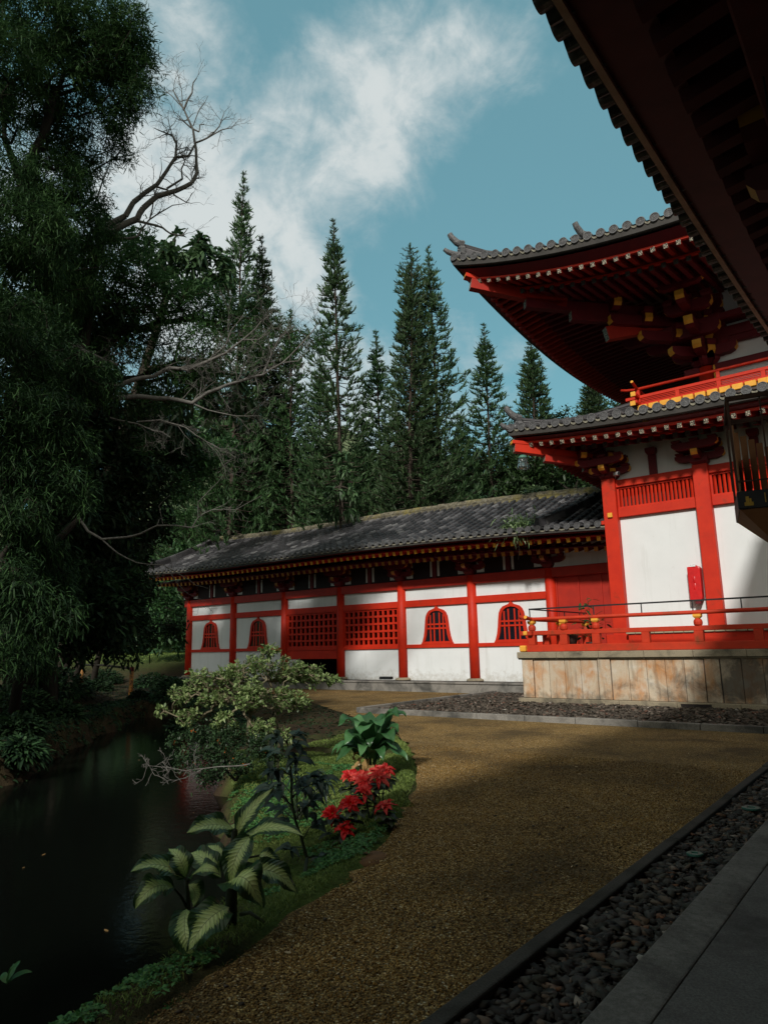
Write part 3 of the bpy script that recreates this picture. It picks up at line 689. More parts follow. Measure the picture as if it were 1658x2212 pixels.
def add_block(mb,c,w,h,mat=0,ang=0):
    """bearing block with a tapered foot; c = bottom centre"""
    ca,sa=math.cos(ang),math.sin(ang)
    def q(ww,z): return [(c[0]+(i*ca-j*sa)*ww/2,c[1]+(i*sa+j*ca)*ww/2,c[2]+z) for i,j in ((-1,-1),(1,-1),(1,1),(-1,1))]
    V=q(w*.66,0)+q(w,h*.42)+q(w,h)
    Fs=[(3,2,1,0),(8,9,10,11)]
    for k in (0,4):
        for i in range(4): j=(i+1)%4; Fs.append((k+i,k+j,k+j+4,k+i+4))
    mb.add(V,Fs,mat)
def bracket(name,parent,base,out,tiers,step,rise,mats,armL=1.15,w=.17,h=.24,bw=.30,diag=False,along=None):
    """bracket complex: base = top centre of the pillar at wall; out = outward unit vector"""
    mb=MB(); base=np.array(base,float); out=np.array(out,float); out/=np.linalg.norm(out)
    al=np.cross([0,0,1.],out) if along is None else np.array(along,float)
    ang=math.atan2(out[1],out[0])
    add_block(mb,base,bw*1.45,rise*.8,0,ang)
    z=base[2]+rise*.55
    for k in range(tiers+1):
        zz=z+k*rise; reach=step*k
        if k>0:
            a=base*1.0; a[2]=zz-rise*.02
            L=reach*2+ .36; add_arm(mb,(base[0]+out[0]*.0,base[1]+out[1]*.0,zz-rise+ .02),out,L,h,w,0,1)
        for q in range(k+1):
            c=base+out*step*q; c[2]=zz
            if q==k or q==0:
                add_arm(mb,(c[0],c[1],zz),al,armL*(1 if k==0 else .92),h,w*.9,0,1)
                for e in (-1,0,1):
                    cc=c+al*e*(armL*.46-.09)*(1 if k==0 else .92); add_block(mb,(cc[0],cc[1],zz+h),bw*.72,rise-h+.02,0,ang)
    return mb.build(name,mats,parent)
RB=[M['dred'],M['yel']]
M['nred0']=simple('shade_dark_frieze',(.022,.007,.008),(.015,.006,.007),3,.7)  # near-black infill; the eave shade is put into its colour
RH=[M['dred'],M['yel2']]
# ---------------------------------------------------------------- long hall
hall=thing('long_hall','long low vermilion and white temple hall with grey tiled roof and bell shaped windows','temple hall',(-20,21.4,0))
YW=23.0; COLX=[-30.75,-27.25,-23.65,-20.2,-16.9,-13.6,-10.4]
def hz_e(x):   # eave height along the hall
    return 5.53-.0022*max(0,x+20)**2+.0016*max(0,-25-x)**2*2.2
def hz_r(x):
    return 7.55-.0029*max(0,x+20)**2+.0022*max(0,-24-x)**2*2.0
mb=MB(); mb.box(-32.6,-9.25,21.4,29.2,-.3,.30); 
bevel(mb.build('plinth',M['kerb2'],hall),.015)
mb=MB(); 
for k,x in enumerate(np.arange(-32.65,-9.4,1.55)): mb.box(x+.004,min(x+1.546,-9.2),21.36,21.9,.305,.36)
bevel(mb.build('plinth_cap',M['kerb2'],hall),.01)
mb=MB(); x0,x1=COLX[0],COLX[-1]
for a,b,bay in zip(COLX[:-1],COLX[1:],range(6)):
    zb=.32
    if bay==2:
        mb.box(a,b,YW,YW+.12,3.44,3.93); mb.box(a,a+.9,YW,YW+.12,zb,1.3); continue
    if bay in (3,): mb.box(a,b,YW,YW+.12,zb,1.60); mb.box(a,b,YW,YW+.12,3.44,3.93); continue
    mb.box(a,b,YW,YW+.12,zb,3.93)
mb.box(COLX[-1],-7.0,YW-.01,YW+.12,4.2,5.6); mb.box(COLX[0]-.05,COLX[0]+.1,YW,28,zb,5.7)
mb.build('plaster_wall',M['white'],hall)
mb=MB(); mb.box(COLX[0]+.1,COLX[-1],YW,YW+.1,4.2,5.7); mb.build('frieze_board',M['nred0'],hall)
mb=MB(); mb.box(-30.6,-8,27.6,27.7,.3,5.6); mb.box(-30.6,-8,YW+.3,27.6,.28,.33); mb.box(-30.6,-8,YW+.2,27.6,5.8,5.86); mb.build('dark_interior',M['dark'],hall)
for x in COLX:
    mb=MB(); mb.tube([(x,YW,.40),(x,YW,2.3),(x,YW,4.25)],[.205,.20,.185],18); p=mb.build('pillar',M['red'],hall,smooth=True)
    mb=MB(); mb.lathe((x,YW,.0),[(.34,.33),(.35,.36),(.31,.405),(.22,.43)],18); mb.build('base_stone',M['capstone'],p,smooth=True)
def hbar(name,z0,z1,y0,mat=M['red'],xa=COLX[0]-.35,xb=-7.2,par=hall,d=.16):
    mb=MB(); mb.box(xa,xb,y0,y0+d,z0,z1); return bevel(mb.build(name,mat,par),.01)
hbar('top_beam',3.92,4.26,YW-.13,M['mred'])
def baybars(name,z0,z1,y0,bays):
    for k in bays:
        mb=MB(); mb.box(COLX[k]+.17,COLX[k+1]-.17,y0,y0+.14,z0,z1); bevel(mb.build(name,M['red'],hall),.008)
baybars('tie_beam',3.19,3.45,YW-.09,range(6))
baybars('sill_rail',1.57,1.71,YW-.07,(0,1,4,5))
baybars('sill_rail',1.55,1.68,YW-.07,(2,3))
mb=MB(); mb.box(COLX[2]+.17,COLX[3]-.17,YW-.06,YW+.08,1.18,1.54); bevel(mb.build('skirt_beam',M['red'],hall),.008)
# bell shaped windows
HP=[(.745,0),(.68,.07),(.61,.22),(.565,.40),(.535,.60),(.50,.75),(.43,.85),(.33,.915),(.20,.945),(.09,.97),(.03,1.02),(0,1.075)]
HI=[(.60,.055),(.54,.11),(.48,.25),(.445,.42),(.42,.60),(.385,.72),(.33,.80),(.25,.855),(.16,.885),(.08,.895),(.03,.90),(0,.905)]
def bellwin(xc):
    zb=1.71; H=1.42
    o=[(xc+u,zb+v*H) for u,v in HP]+[(xc-u,zb+v*H) for u,v in HP[::-1][1:]]
    i=[(xc+u,zb+v*H) for u,v in HI]+[(xc-u,zb+v*H) for u,v in HI[::-1][1:]]
    fn=lambda u,v,t:(u,t,v)
    mb=MB(); mb.ring(o,i,fn,YW-.075,YW+.02); f=mb.build('bell_window',M['red'],hall)
    mb=MB(); n=len(i); mb.prism(i,fn,YW-.012,YW-.006); mb.build('pane',M['winglass'],f)
    mb=MB()
    def hw(z):  # inner half width at height
        v=(z-zb)/H
        return float(np.interp(v,[b for a,b in HI],[a for a,b in HI]))
    for q in (-.30,-.125,.125,.30):
        zt=zb+H*.88*(1-.32*abs(q)); mb.box(xc+q-.028,xc+q+.028,YW-.045,YW-.014,zb+.06,zt)
    for zz in (zb+.60,zb+.76): 
        a=hw(zz)+.02; mb.box(xc-a,xc+a,YW-.052,YW-.02,zz-.03,zz+.03)
    mb.box(xc-.6,xc+.6,YW-.05,YW-.014,zb+.03,zb+.10)
    mb.build('window_lattice',M['red'],f)
    mb=MB(); mb.box(xc-.02,xc+.02,YW-.06,YW-.045,zb+.05,zb+1.2)
for k in (0,1,4,5): bellwin((COLX[k]+COLX[k+1])/2 + (.03 if k>3 else 0))
def latwin(k):
    a=COLX[k]+.19; b=COLX[k+1]-.19; z0,z1=1.68,3.19
    mb=MB()
    mb.box(a,b,YW-.03,YW+.09,z0,z0+.07); mb.box(a,b,YW-.03,YW+.09,z1-.07,z1); mb.box(a,a+.07,YW-.03,YW+.09,z0+.07,z1-.07); mb.box(b-.07,b,YW-.03,YW+.09,z0+.07,z1-.07)
    f=mb.build('lattice_window',M['red'],hall)
    mb=MB(); n=11
    for q in range(1,n): x=a+(b-a)*q/n; mb.box(x-.05,x+.05,YW-.02,YW+.05,z0+.07,z1-.07)
    for q in range(1,5): z=z0+(z1-z0)*q/5; mb.box(a+.07,b-.07,YW-.034,YW+.03,z-.042,z+.042)
    mb.build('window_lattice',M['red'],f)
latwin(2); latwin(3)
mb=MB(); mb.box(COLX[6]+.15,-7.0,YW+.02,YW+.1,.33,3.92); 
mb.build('door_panel',M['mred'],hall)
for i in range(4):
    mb=MB(); x=COLX[6]+.2+i*.8; mb.box(x,x+.05,YW-.02,YW+.02,.4,3.9); mb.build('door_stile',M['mred'],hall)
# frieze struts and brackets
for k,x in enumerate(COLX):
    bracket('bracket',hall,(x,YW-.06,4.27),(0,-1,0),1,.36,.30,RH,armL=1.25,w=.16,h=.2,bw=.28)
    for s_ in (-1,1):
        mb=MB(); mb.box(x+s_*.42-.16,x+s_*.42+.16,YW-.012,YW,4.34,4.86); mb.build('frieze_plaster',M['white'],hall)
    if k<6:
        xm=(COLX[k]+COLX[k+1])/2; mb=MB(); mb.box(xm-.09,xm+.09,YW-.07,YW-.012,4.27,4.95); add_block(mb,(xm,YW-.12,4.95),.24,.18); mb.build('strut',M['dred'],hall)
        for s_ in (-1,1):
            mb=MB(); mb.box(xm+s_*.17-.05,xm+s_*.17+.05,YW-.012,YW,4.34,4.95); mb.build('frieze_plaster',M['white'],hall)
hbar('eave_purlin',5.02,5.20,YW-.62,M['dred'],-31.4,-7.2,d=.16)
hbar('wall_plate',5.05,5.25,YW-.16,M['dred'],-31.4,-7.2,d=.16)
# eaves: boards, rafters
YE=20.8
xs_=np.arange(-32.0,-7.0,.335)
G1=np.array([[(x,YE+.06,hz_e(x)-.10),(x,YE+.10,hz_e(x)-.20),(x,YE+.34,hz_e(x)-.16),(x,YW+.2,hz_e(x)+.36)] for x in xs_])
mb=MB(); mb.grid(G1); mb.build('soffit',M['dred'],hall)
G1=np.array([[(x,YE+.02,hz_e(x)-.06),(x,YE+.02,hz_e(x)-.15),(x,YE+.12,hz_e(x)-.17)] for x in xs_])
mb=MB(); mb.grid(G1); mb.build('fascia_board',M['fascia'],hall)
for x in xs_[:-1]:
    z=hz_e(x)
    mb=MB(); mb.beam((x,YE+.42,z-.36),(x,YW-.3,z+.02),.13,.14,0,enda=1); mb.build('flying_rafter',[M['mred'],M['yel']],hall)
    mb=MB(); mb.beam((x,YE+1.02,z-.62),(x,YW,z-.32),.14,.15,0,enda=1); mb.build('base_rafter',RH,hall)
for nm,yo,dz,m_ in (('eave_batten',.44,-.275,'red'),('eave_batten',1.05,-.53,'dred')):
    mb=MB(); 
    for a,b in zip(xs_[:-1],xs_[1:]): mb.beam((a,YE+yo+.06,hz_e(a)+dz),(b,YE+yo+.06,hz_e(b)+dz),.10,.05)
    mb.build(nm,M[m_],hall)
# tiled roof: ribs of round tiles with a step at each course
YR=25.45
def hall_roof(front=True):
    V=[];Fs=[];ms=[]; rows=13; prof=[(-.1675,0),(-.085,-.012),(-.082,.03),(-.058,.075),(0,.098),(.058,.075),(.082,.03),(.085,-.012),(.1675,0)]
    mb=MB()
    for x in xs_[:-1]:
        xc=x+.1675
        for r_ in range(rows):
            t0=r_/rows; t1=(r_+1)/rows; V=[]
            for t,sc in ((t0,1.0),(t1,.84)):
                tt=t; yy=YE+(YR-.12-YE)*tt if front else 2*YR-YE-(YR-.12-YE)*tt
                zz=hz_e(xc)+(hz_r(xc)-hz_e(xc))*(tt*.86+.14*tt*tt)+.0
                zz+= (.012 if sc==1.0 else -.014)
                for u,v in prof: V.append((xc+(u*sc if abs(u)<.1 else u),yy,zz+v*sc))
            k=len(prof); F_=[(j,j+1,k+j+1,k+j) for j in range(k-1)]+[tuple(range(k))[::-1]]
            if front: mb.add(V,F_)
            else: mb.add(V,[f[::-1] for f in F_])
    return mb
mbA=hall_roof(True); roof=mbA.build('roof',M['tile'],hall,rnd=True)
# make each tile one tone: share the value over the faces of a course
a=roof.data.attributes['rnd']; nfa=len(roof.data.polygons); vals=np.repeat(RNG.random(nfa//9+1)**1.3,9)[:nfa]; a.data.foreach_set('value',vals.astype(np.float32))
mb=MB(); mb.grid(np.array([[(x,2*YR-YE,hz_e(x)),(x,YR,hz_r(x))] for x in xs_])); mb.build('rear_slope',M['tile'],roof,rnd=True)
for x in xs_[:-1]:
    place('eave_tile',DISCS,roof,(x+.1675,YE-.02,hz_e(x)+.02))
mb=MB()
for x in xs_[:-1]:
    arc=[(x+.01+.3*(k/6)*1.05,hz_e(x)-.02-.05*math.sin(math.pi*k/6)) for k in range(7)]
    for (u0,v0),(u1,v1) in zip(arc[:-1],arc[1:]): mb.add([(u0-.17+.0,YE,v0+.02),(u1-.17,YE,v1+.02),(u1-.17,YE,v1-.025),(u0-.17,YE,v0-.025)],[(0,3,2,1)])
mb.build('pan_tile_edge',M['pan'],roof)
mb=MB(); rx=np.arange(-31.5,-6.9,.34)
prof=[(-.22,-.10),(-.22,.00),(-.18,.01),(-.18,.07),(-.195,.08),(-.18,.09),(-.18,.15),(-.12,.17),(-.10,.23),(-.05,.27),(.05,.27),(.10,.23),(.12,.17),(.18,.15),(.22,.0),(.22,-.10)]
for a,b in zip(rx[:-1],rx[1:]):
    j=RNG.normal()*.008
    V=[(x,YR+u,hz_r(x)+v+(j if v>.2 else j*.3)) for x in (a,b-.008) for u,v in prof]; k=len(prof)
    mb.add(V,[(i,i+1,k+i+1,k+i) for i in range(k-1)]+[tuple(range(k))[::-1],tuple(range(k,2*k))])
mb.build('roof_ridge',M['ridge'],roof)
mb=MB()   # end ornament of the ridge and the descending verge ridge at the left gable
zr=hz_r(-31.6)
mb.prism([(-.28,-.1),(.28,-.1),(.26,.35),(.12,.62),(.0,.70),(-.12,.62),(-.26,.35)],lambda u,v,t:(t,YR+u,zr+v),-31.72,-31.58)
mb.tube([(-31.6,YR,zr+.62),(-31.85,YR,zr+.72),(-32.05,YR,zr+.92)],[.09,.07,.05],8)
mb.build('ridge_end',M['disc'],roof)
mb=MB()
for t0,t1 in zip(np.linspace(0,.94,14)[:-1],np.linspace(0,.94,14)[1:]):
    p=[]
    for t in (t0,t1):
        yy=YE+(YR-YE)*t; p.append((-31.55,yy,hz_e(-31.55)+(hz_r(-31.55)-hz_e(-31.55))*(t*.86+.14*t*t)+.16+.10*(1-t)**6))
    mb.beam(p[0],p[1],.24,.22); 
    mb.tube([np.array(p[0])+[0,0,.14],np.array(p[1])+[0,0,.14]],.085,8)
mb.tube([(-31.55,YE+.05,hz_e(-31.55)+.3),(-31.62,YE-.2,hz_e(-31.55)+.42),(-31.68,YE-.36,hz_e(-31.55)+.62)],[.12,.09,.05],8)
mb.build('verge_ridge',M['tile'],roof,rnd=True)
mb=MB()   # descending ridge close to the pavilion
for t0,t1 in zip(np.linspace(0.02,.94,14)[:-1],np.linspace(0.02,.94,14)[1:]):
    p=[]
    for t in (t0,t1):
        xx=-9.8+1.3*t; yy=YE+(YR-YE)*t; p.append((xx,yy,hz_e(xx)+(hz_r(xx)-hz_e(xx))*(t*.86+.14*t*t)+.14))
    mb.beam(p[0],p[1],.20,.20); mb.tube([np.array(p[0])+[0,0,.14],np.array(p[1])+[0,0,.12]],[.095,.08],8)
mb.build('verge_ridge',M['tile'],roof,rnd=True)
mb=MB(); mb.prism([(YE+.3,5.5),(2*YR-YE-.3,5.5),(YR,7.6)],lambda u,v,t:(t,u,v),-31.0,-30.9); mb.build('gable_wall',M['dred'],hall)

# ---------------------------------------------------------------- corner pavilion
pav=thing('corner_pavilion','two storey vermilion pavilion with upturned tiled roofs on a rust stained granite platform','pavilion',(-3,20.3,0))
PX0=-9.3; PY0=18.27
def boxset(name,mats,par,boxes,bw=.008,rnd=False):
    mb=MB()
    for b in boxes: mb.box(*b[:6],mat=b[6] if len(b)>6 else 0)
    o=mb.build(name,mats,par,rnd=rnd)
    if rnd:
        a=o.data.attributes['rnd']; a.data.foreach_set('value',np.repeat(RNG.random(len(boxes)),6).astype(np.float32))
    if bw: bevel(o,bw)
    return o
plat=boxset('platform',M['darkfloor'],pav,[(PX0+.08,3.6,PY0+.08,22.9,0,1.3)],0)
# facing slabs and pilasters on the front
bx=[]; x=PX0; pil=[]
pil.append((x,x+.37)); x+=.37
while x<3.4:
    nsl=4 if len(pil)==1 else 5
    for k in range(nsl): bx.append((x+.005,x+.455-.005,PY0+.03,PY0+.10,.16,1.20)); x+=.455
    pil.append((x,x+.37)); x+=.37
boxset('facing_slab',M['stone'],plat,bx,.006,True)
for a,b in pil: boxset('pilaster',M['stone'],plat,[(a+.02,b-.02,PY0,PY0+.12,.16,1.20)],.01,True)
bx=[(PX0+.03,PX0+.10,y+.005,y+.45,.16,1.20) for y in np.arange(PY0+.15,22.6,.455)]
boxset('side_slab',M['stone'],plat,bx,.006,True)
for k in range(11):
    a=PX0-.08+k*1.18; boxset('cap_stone',M['capstone'],plat,[(a+.003,a+1.177,PY0-.09,PY0+.45,1.235,1.405),(a+.003,a+1.177,PY0-.03,PY0+.2,1.195,1.235)],.012)
boxset('side_cap_stone',M['capstone'],plat,[(PX0-.083,PX0+.35,y,y+1.13,1.235,1.403) for y in np.arange(PY0+.46,22,1.135)],.012)
for k in range(9):
    a=PX0-.10+k*1.42; boxset('base_course',M['capstone'],plat,[(a+.003,a+1.417,PY0-.10,PY0+.2,-.05,.155)],.012)
boxset('vent_opening',M['dark'],plat,[(-5.05,-4.35,PY0-.104,PY0-.05,.03,.125)],0)
# railing
rail=boxset('railing',M['rail_red'],pav,[(-9.33,3.6,PY0+.02,PY0+.20,1.408,1.60)],.012)
boxset('side_ground_rail',M['rail_red'],rail,[(-9.05,-8.86,PY0+.24,22.7,1.408,1.595)],.012)
boxset('middle_rail',M['rail_red'],rail,[(-9.30,3.6,PY0+.04,PY0+.17,1.865,1.985)],.01)
boxset('side_middle_rail',M['rail_red'],rail,[(-9.02,-8.89,PY0-.10,22.7,1.86,1.98)],.01)
yb=PY0+.105
mb=MB(); mb.tube([(3.6,yb,2.31),(-8.3,yb,2.31),(-8.9,yb,2.315),(-9.15,yb,2.35),(-9.32,yb,2.40)],.052,12); mb.build('top_rail',M['rail_red'],rail,smooth=True)
mb=MB(); mb.tube([(-8.955,22.7,2.30),(-8.955,18.9,2.30),(-8.955,18.3,2.315),(-8.955,18.0,2.37)],.05,12,0,1); mb.build('side_top_rail',[M['rail_red'],M['yel']],rail)
def post(x,y,short=False,side=False):
    mb=MB()
    if short: mb.box(x-.10,x+.10,y-.08,y+.08,1.60,1.865); o=mb.build('baluster',M['rail_red'],rail); bevel(o,.008); return
    mb.box(x-.105,x+.105,y-.085,y+.085,1.60,1.865)
    mb.lathe((x,y,0),[(.085,1.985),(.105,2.02),(.108,2.08),(.09,2.13),(.062,2.15),(.062,2.17)],14)
    p=mb.build('main_post',M['rail_red'],rail); bevel(p,.006)
    mb=MB()
    add_block(mb,(x,y,2.165),.185,.10); p2=mb.build('bearing_block',M['yel'],p)
for x in (-8.955,-8.0,-7.09,-4.51,-1.9,.7): post(x,yb)
for x in (-5.79,-3.2,-.6): post(x,yb,True)
for y in (19.3,20.3,21.4,22.3): post(-8.955,y,y in(19.3,21.4))
for x,y,z,w_,h_ in ((-9.19,PY0-.002,1.50,.19,.17),(-9.10,PY0+.02,1.925,.13,.12)):
    mb=MB(); mb.box(x-w_/2,x+w_/2,y-.10,y+.03,z-h_/2,z+h_/2); o=mb.build('rail_end_cap',M['yel'],rail); bevel(o,.03,3)
mb=MB(); zb_=2.60; mb.box(-9.02,3.5,yb-.015,yb+.015,zb_-.02,zb_+.02); mb.box(-9.02,-8.99,yb,22.6,zb_-.02,zb_+.015)
for x in (-9.0,-7.12,-5.85,-4.6,-3.5,-2.4,-1.3,-.2): mb.box(x-.012,x+.012,yb-.012,yb+.012,2.34,zb_-.02)
for y in (19.6,20.8,22.0): mb.box(-9.017,-8.993,y-.012,y+.012,2.34,zb_-.02)
mb.build('iron_handrail',M['blk'],rail)
# ground storey
YA=20.3; CX2=[-7.05,-4.47,-1.72,1.0]
boxset('floor_ledge',M['red'],pav,[(-6.75,3.3,19.86,20.5,1.38,1.84)],.01)
boxset('floor_ledge_side',M['red'],pav,[(-7.45,-6.76,20.05,22.85,1.38,1.84)],.01)
boxset('floor_edge_brick',M['brick'],pav,[(x+.006,x+.252,19.80,20.0,1.845,1.945) for x in np.arange(-6.8,3.2,.258)],.012)
mb=MB()
for a,b in zip(CX2[:-1],CX2[1:]): mb.box(a,b,YA+.02,YA+.1,1.85,5.24)
mb.box(-7.1,1.0,YA+.04,YA+.12,6.30,7.6); mb.box(-7.1,-7.0,YA,31,1.8,7.6)
mb.build('plaster_wall',M['white'],pav)
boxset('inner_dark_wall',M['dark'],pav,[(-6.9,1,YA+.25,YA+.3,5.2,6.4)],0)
for x in CX2:
    mb=MB(); mb.box(x-.20,x+.20,YA-.22,YA+.16,1.80,6.42); p=bevel(mb.build('pillar',M['red'],pav),.012)
def pbar(name,z0,z1,y0,d=.2,mat='red'):
    for a,b in zip(CX2[:-1],CX2[1:]): boxset(name,M[mat],pav,[(a+.2,b-.2,y0,y0+d,z0,z1)],.008)
pbar('lintel',5.24,5.50,YA-.10); pbar('head_beam',6.14,6.36,YA-.12)
for a,b in zip(CX2[:-1],CX2[1:]):
    a2,b2=a+.2,b-.2; z0,z1=5.50,6.14
    mb=MB(); mb.box(a2,b2,YA-.05,YA+.06,z0,z0+.05); mb.box(a2,b2,YA-.05,YA+.06,z1-.05,z1); mb.box(a2,a2+.05,YA-.05,YA+.06,z0+.05,z1-.05); mb.box(b2-.05,b2,YA-.05,YA+.06,z0+.05,z1-.05)
    f=mb.build('transom_frame',M['red'],pav)
    mb=MB(); n=19
    for q in range(n):
        x=a2+.05+(b2-a2-.1)*(q+.5)/n; mb.prism([(-.038,0),(0,-.038),(.038,0),(0,.038)],lambda u,v,t:(x+u,YA+v,t),z0+.05,z1-.05)
    mb.build('transom_bars',M['red'],f)
for x in CX2[:1]:
    boxset('beam_nose',M['yel'],pav,[(x-.07,x+.07,YA-.28,YA-.215,5.24,5.38)],.01)
    boxset('beam_nose',M['red'],pav,[(x-.34,x-.21,YA-.1,YA+.1,5.08,5.20)],.01)
for x in CX2: 
    bracket('bracket',pav,(x,YA-.05,6.40),(0,-1,0),1,.45,.26,RB,armL=1.3,w=.18,h=.2,bw=.32)
bracket('corner_bracket',pav,(CX2[0],YA-.02,6.40),(-1,-1,0),2,.42,.24,RB,armL=.5,w=.2,h=.2,bw=.3)
for a,b in zip(CX2[:-1],CX2[1:]):
    xm=(a+b)/2; mb=MB(); mb.box(xm-.11,xm+.11,YA-.06,YA+.03,6.36,6.95); add_block(mb,(xm,YA-.06,6.95),.28,.2); mb.build('strut',M['dred'],pav)
# curved roofs
def make_roof(par,name,x0,x1,y0,y1,zm,lift,pw,inx0,iny0,ztop,drop1,tipz,tip2z,tipo,tip2o,wallx,wally,zwall,xlim=.5,disc=DISC,boardmat='dred',ridge=True,soff='dred',side=None):
    cx_,hx=(x0+x1)/2,(x1-x0)/2; cy_,hy=(y0+y1)/2,(y1-y0)/2
    ex=lambda x: zm+lift*(min(1.05,abs(x-cx_)/hx))**pw
    sz_,sl_,sp_=side or (zm,lift,pw)
    ey=lambda y: sz_+sl_*(min(1.05,abs(y-cy_)/hy))**sp_
    S=.355
    X=[x0+.12+S*k for k in range(int((x1-x0)/S)+1) if x0+.12+S*k<x1]
    Yv=[y0+.12+S*k for k in range(int((y1-y0)/S)+1) if y0+.12+S*k<y1]
    inx1=x1-(inx0-x0); iny1=y1-(iny0-y0)
    # upper surface, four slopes, meeting on the hips
    mb=MB(); nseg=8
    def slope(pts_e,pts_i,ze):
        Gr=[]
        for (a,z),b in zip(pts_e,pts_i):
            row=[]
            for k in range(nseg+1):
                t=k/nseg; p=(a[0]*(1-t)+b[0]*t,a[1]*(1-t)+b[1]*t); row.append((p[0],p[1],z*(1-t)+ztop*t-(.55*(ztop-z))*math.sin(math.pi*t)*.35))
            Gr.append(row)
        mb.grid(Gr)
    n=26
    fx=[x0+(x1-x0)*k/n for k in range(n+1)]; fxi=[inx0+(inx1-inx0)*k/n for k in range(n+1)]
    fy=[y0+(y1-y0)*k/n for k in range(n+1)]; fyi=[iny0+(iny1-iny0)*k/n for k in range(n+1)]
    slope([((a,y0),ex(a)) for a in fx],[(b,iny0) for b in fxi],ex)
    slope([((x0,a),ey(a)) for a in fy[::-1]],[(inx0,b) for b in fyi[::-1]],ey)
    slope([((a,y1),ex(a)) for a in fx[::-1]],[(b,iny1) for b in fxi[::-1]],ex)
    slope([((x1,a),ey(a)) for a in fy],[(inx1,b) for b in fyi],ey)
    rf=mb.build(name,M['tile'],par,rnd=True)
    # round ribs running up from each end tile, end tiles, pan edges
    mb=MB(); pe=MB()
    sl=(ztop-zm)/max(.1,(iny0-y0))
    for x in X:
        if x>xlim: continue
        u=min(iny0-y0,2.4, max(.3,(x-x0)/max(1e-3,(inx0-x0))*(iny0-y0))); z=ex(x)
        f=lambda t,z=z:z+(ztop-z)*t-(.55*(ztop-z))*math.sin(math.pi*t)*.35
        pts=[(x+(0),y0+uu,f(uu/(iny0-y0))+.03) for uu in np.linspace(0,u,6)]; mb.tube(pts,.105,10)
        place('eave_tile',disc,rf,(x,y0-.02,z+.02))
        zz=ex(x+.17); arc=[(x+.09+.175*k/6,(z*(1-k/6)+ex(x+S)*k/6)-.012-.065*math.sin(math.pi*k/6)) for k in range(7)]
        pe.prism([(a,b+.02) for a,b in arc]+[(a,b-.035) for a,b in arc[::-1]],lambda u_,v_,t:(u_,t,v_),y0-.01,y0+.35); pe.beam((x-.05,y0+.2,z-.06),(x+S+.05,y0+.2,ex(x+S)-.06),.05,.04)
    for y in Yv:
        z=ey(y); u=min(inx0-x0,1.2,max(.3,(y-y0)))
        f=lambda t,z=z:z+(ztop-z)*t-(.55*(ztop-z))*math.sin(math.pi*t)*.35
        mb.tube([(x0+uu,y,f(uu/(inx0-x0))+.03) for uu in np.linspace(0,u,4)],.105,10)
        place('eave_tile',disc,rf,(x0-.02,y,z+.02),(0,0,-math.pi/2))
    mb.build('rib_tiles',M['tile'],rf,rnd=True,smooth=True); pe.build('pan_tile_edge',M['pan'],rf)
    # fascia (grey, curved) and soffit boards
    e1=.02
    def edge_strip(cols,mat,nm):
        mb=MB()
        xsx=np.linspace(x0,x1,61); 
        Gf=[[(x if abs(x-x0)>1e-6 and abs(x-x1)>1e-6 else (x+o if x==x0 else x-o),y0+o,ex(x)+dz) for o,dz in cols] for x in xsx]
        mb.grid(Gf)
        ysy=np.linspace(y0,y1,61)
        Gf=[[(x0+o,y if 0<i<60 else (y+o if i==0 else y-o),ey(y)+dz) for o,dz in cols] for i,y in enumerate(ysy)]
        mb.grid([r_[::-1] for r_ in Gf])
        return mb.build(nm,mat,rf)
    edge_strip([(.0,-.03),(.015,-.09),(.03,-drop1+.02),(.06,-drop1),(.16,-drop1)],M['fascia'],'fascia_board')
    # soffit with hip mitre
    zs=lambda u,e: e-drop1+.02 + (tipz+.10+drop1)*min(1,u/tipo) if u<=tipo else e+tipz+.12+(u-tipo)*.20
    U=[.15,tipo-.02,tipo,tip2o,wally-y0+.2]
    def sof(front):
        mb=MB(); Gs=[]
        L0,L1,H=(x0,x1,ex) if front else (y0,y1,ey)
        N=60
        for k in range(N+1):
            row=[]
            for u in U:
                s=L0+u+(L1-L0-2*u)*k/N
                z=zs(u,H(s))
                if u>2: z=zs(u,zm+(H(s)-zm)*max(0,1-(u-2)/4))
                row.append((s,y0+u,z) if front else (x0+u,s,z))
            Gs.append(row)
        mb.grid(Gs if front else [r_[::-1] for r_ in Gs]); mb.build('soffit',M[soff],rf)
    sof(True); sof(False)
    # battens that carry the rafter ends
    for o,dz,ww in ((tipo+.05,tipz+.085,.10),(tip2o+.05,tip2z+.10,.11)):
        mb=MB(); q=np.linspace(x0+o,x1-o,50)
        for a,b in zip(q[:-1],q[1:]): mb.beam((a,y0+o,ex(a)+dz),(b,y0+o,ex(b)+dz),ww,.06)
        q=np.linspace(y0+o,y1-o,50)
        for a,b in zip(q[:-1],q[1:]): mb.beam((x0+o,a,ey(a)+dz),(x0+o,b,ey(b)+dz),ww,.06)
        mb.build('eave_batten',M['red'],rf)
    # rafters, front and left
    k=0; sp=.325 if tipo<.5 else .37
    x=x0+tipo+.25
    tw=wally-y0
    while x<xlim:
        u1=min(tw,(x-x0)+.0); z=ex(x)
        zz=lambda u,b: (z*(1 if u<2 else 1)-(0))+b
        if u1>tipo+.15:
            ue=min(u1,tipo+1.35); mb=MB(); mb.beam((x,y0+tipo,z+tipz),(x,y0+ue,z+tipz+.10+(ue-tipo)*.16),.115,.125,0,enda=1); mb.build('flying_rafter',[M['mred'],M['tip']],rf)
        if u1>tip2o+.15:
            zi=zm+(z-zm)*max(0,1-(u1-2)/4) if u1>2 else z
            mb=MB(); mb.beam((x,y0+tip2o,z+tip2z),(x,y0+u1,zi+tip2z+(u1-tip2o)*.20+.03),.13,.14,0,enda=1); mb.build('base_rafter',[M['dred'],M['tipd']],rf)
        x+=sp
    y=y0+tipo+.25; tw=wallx-x0
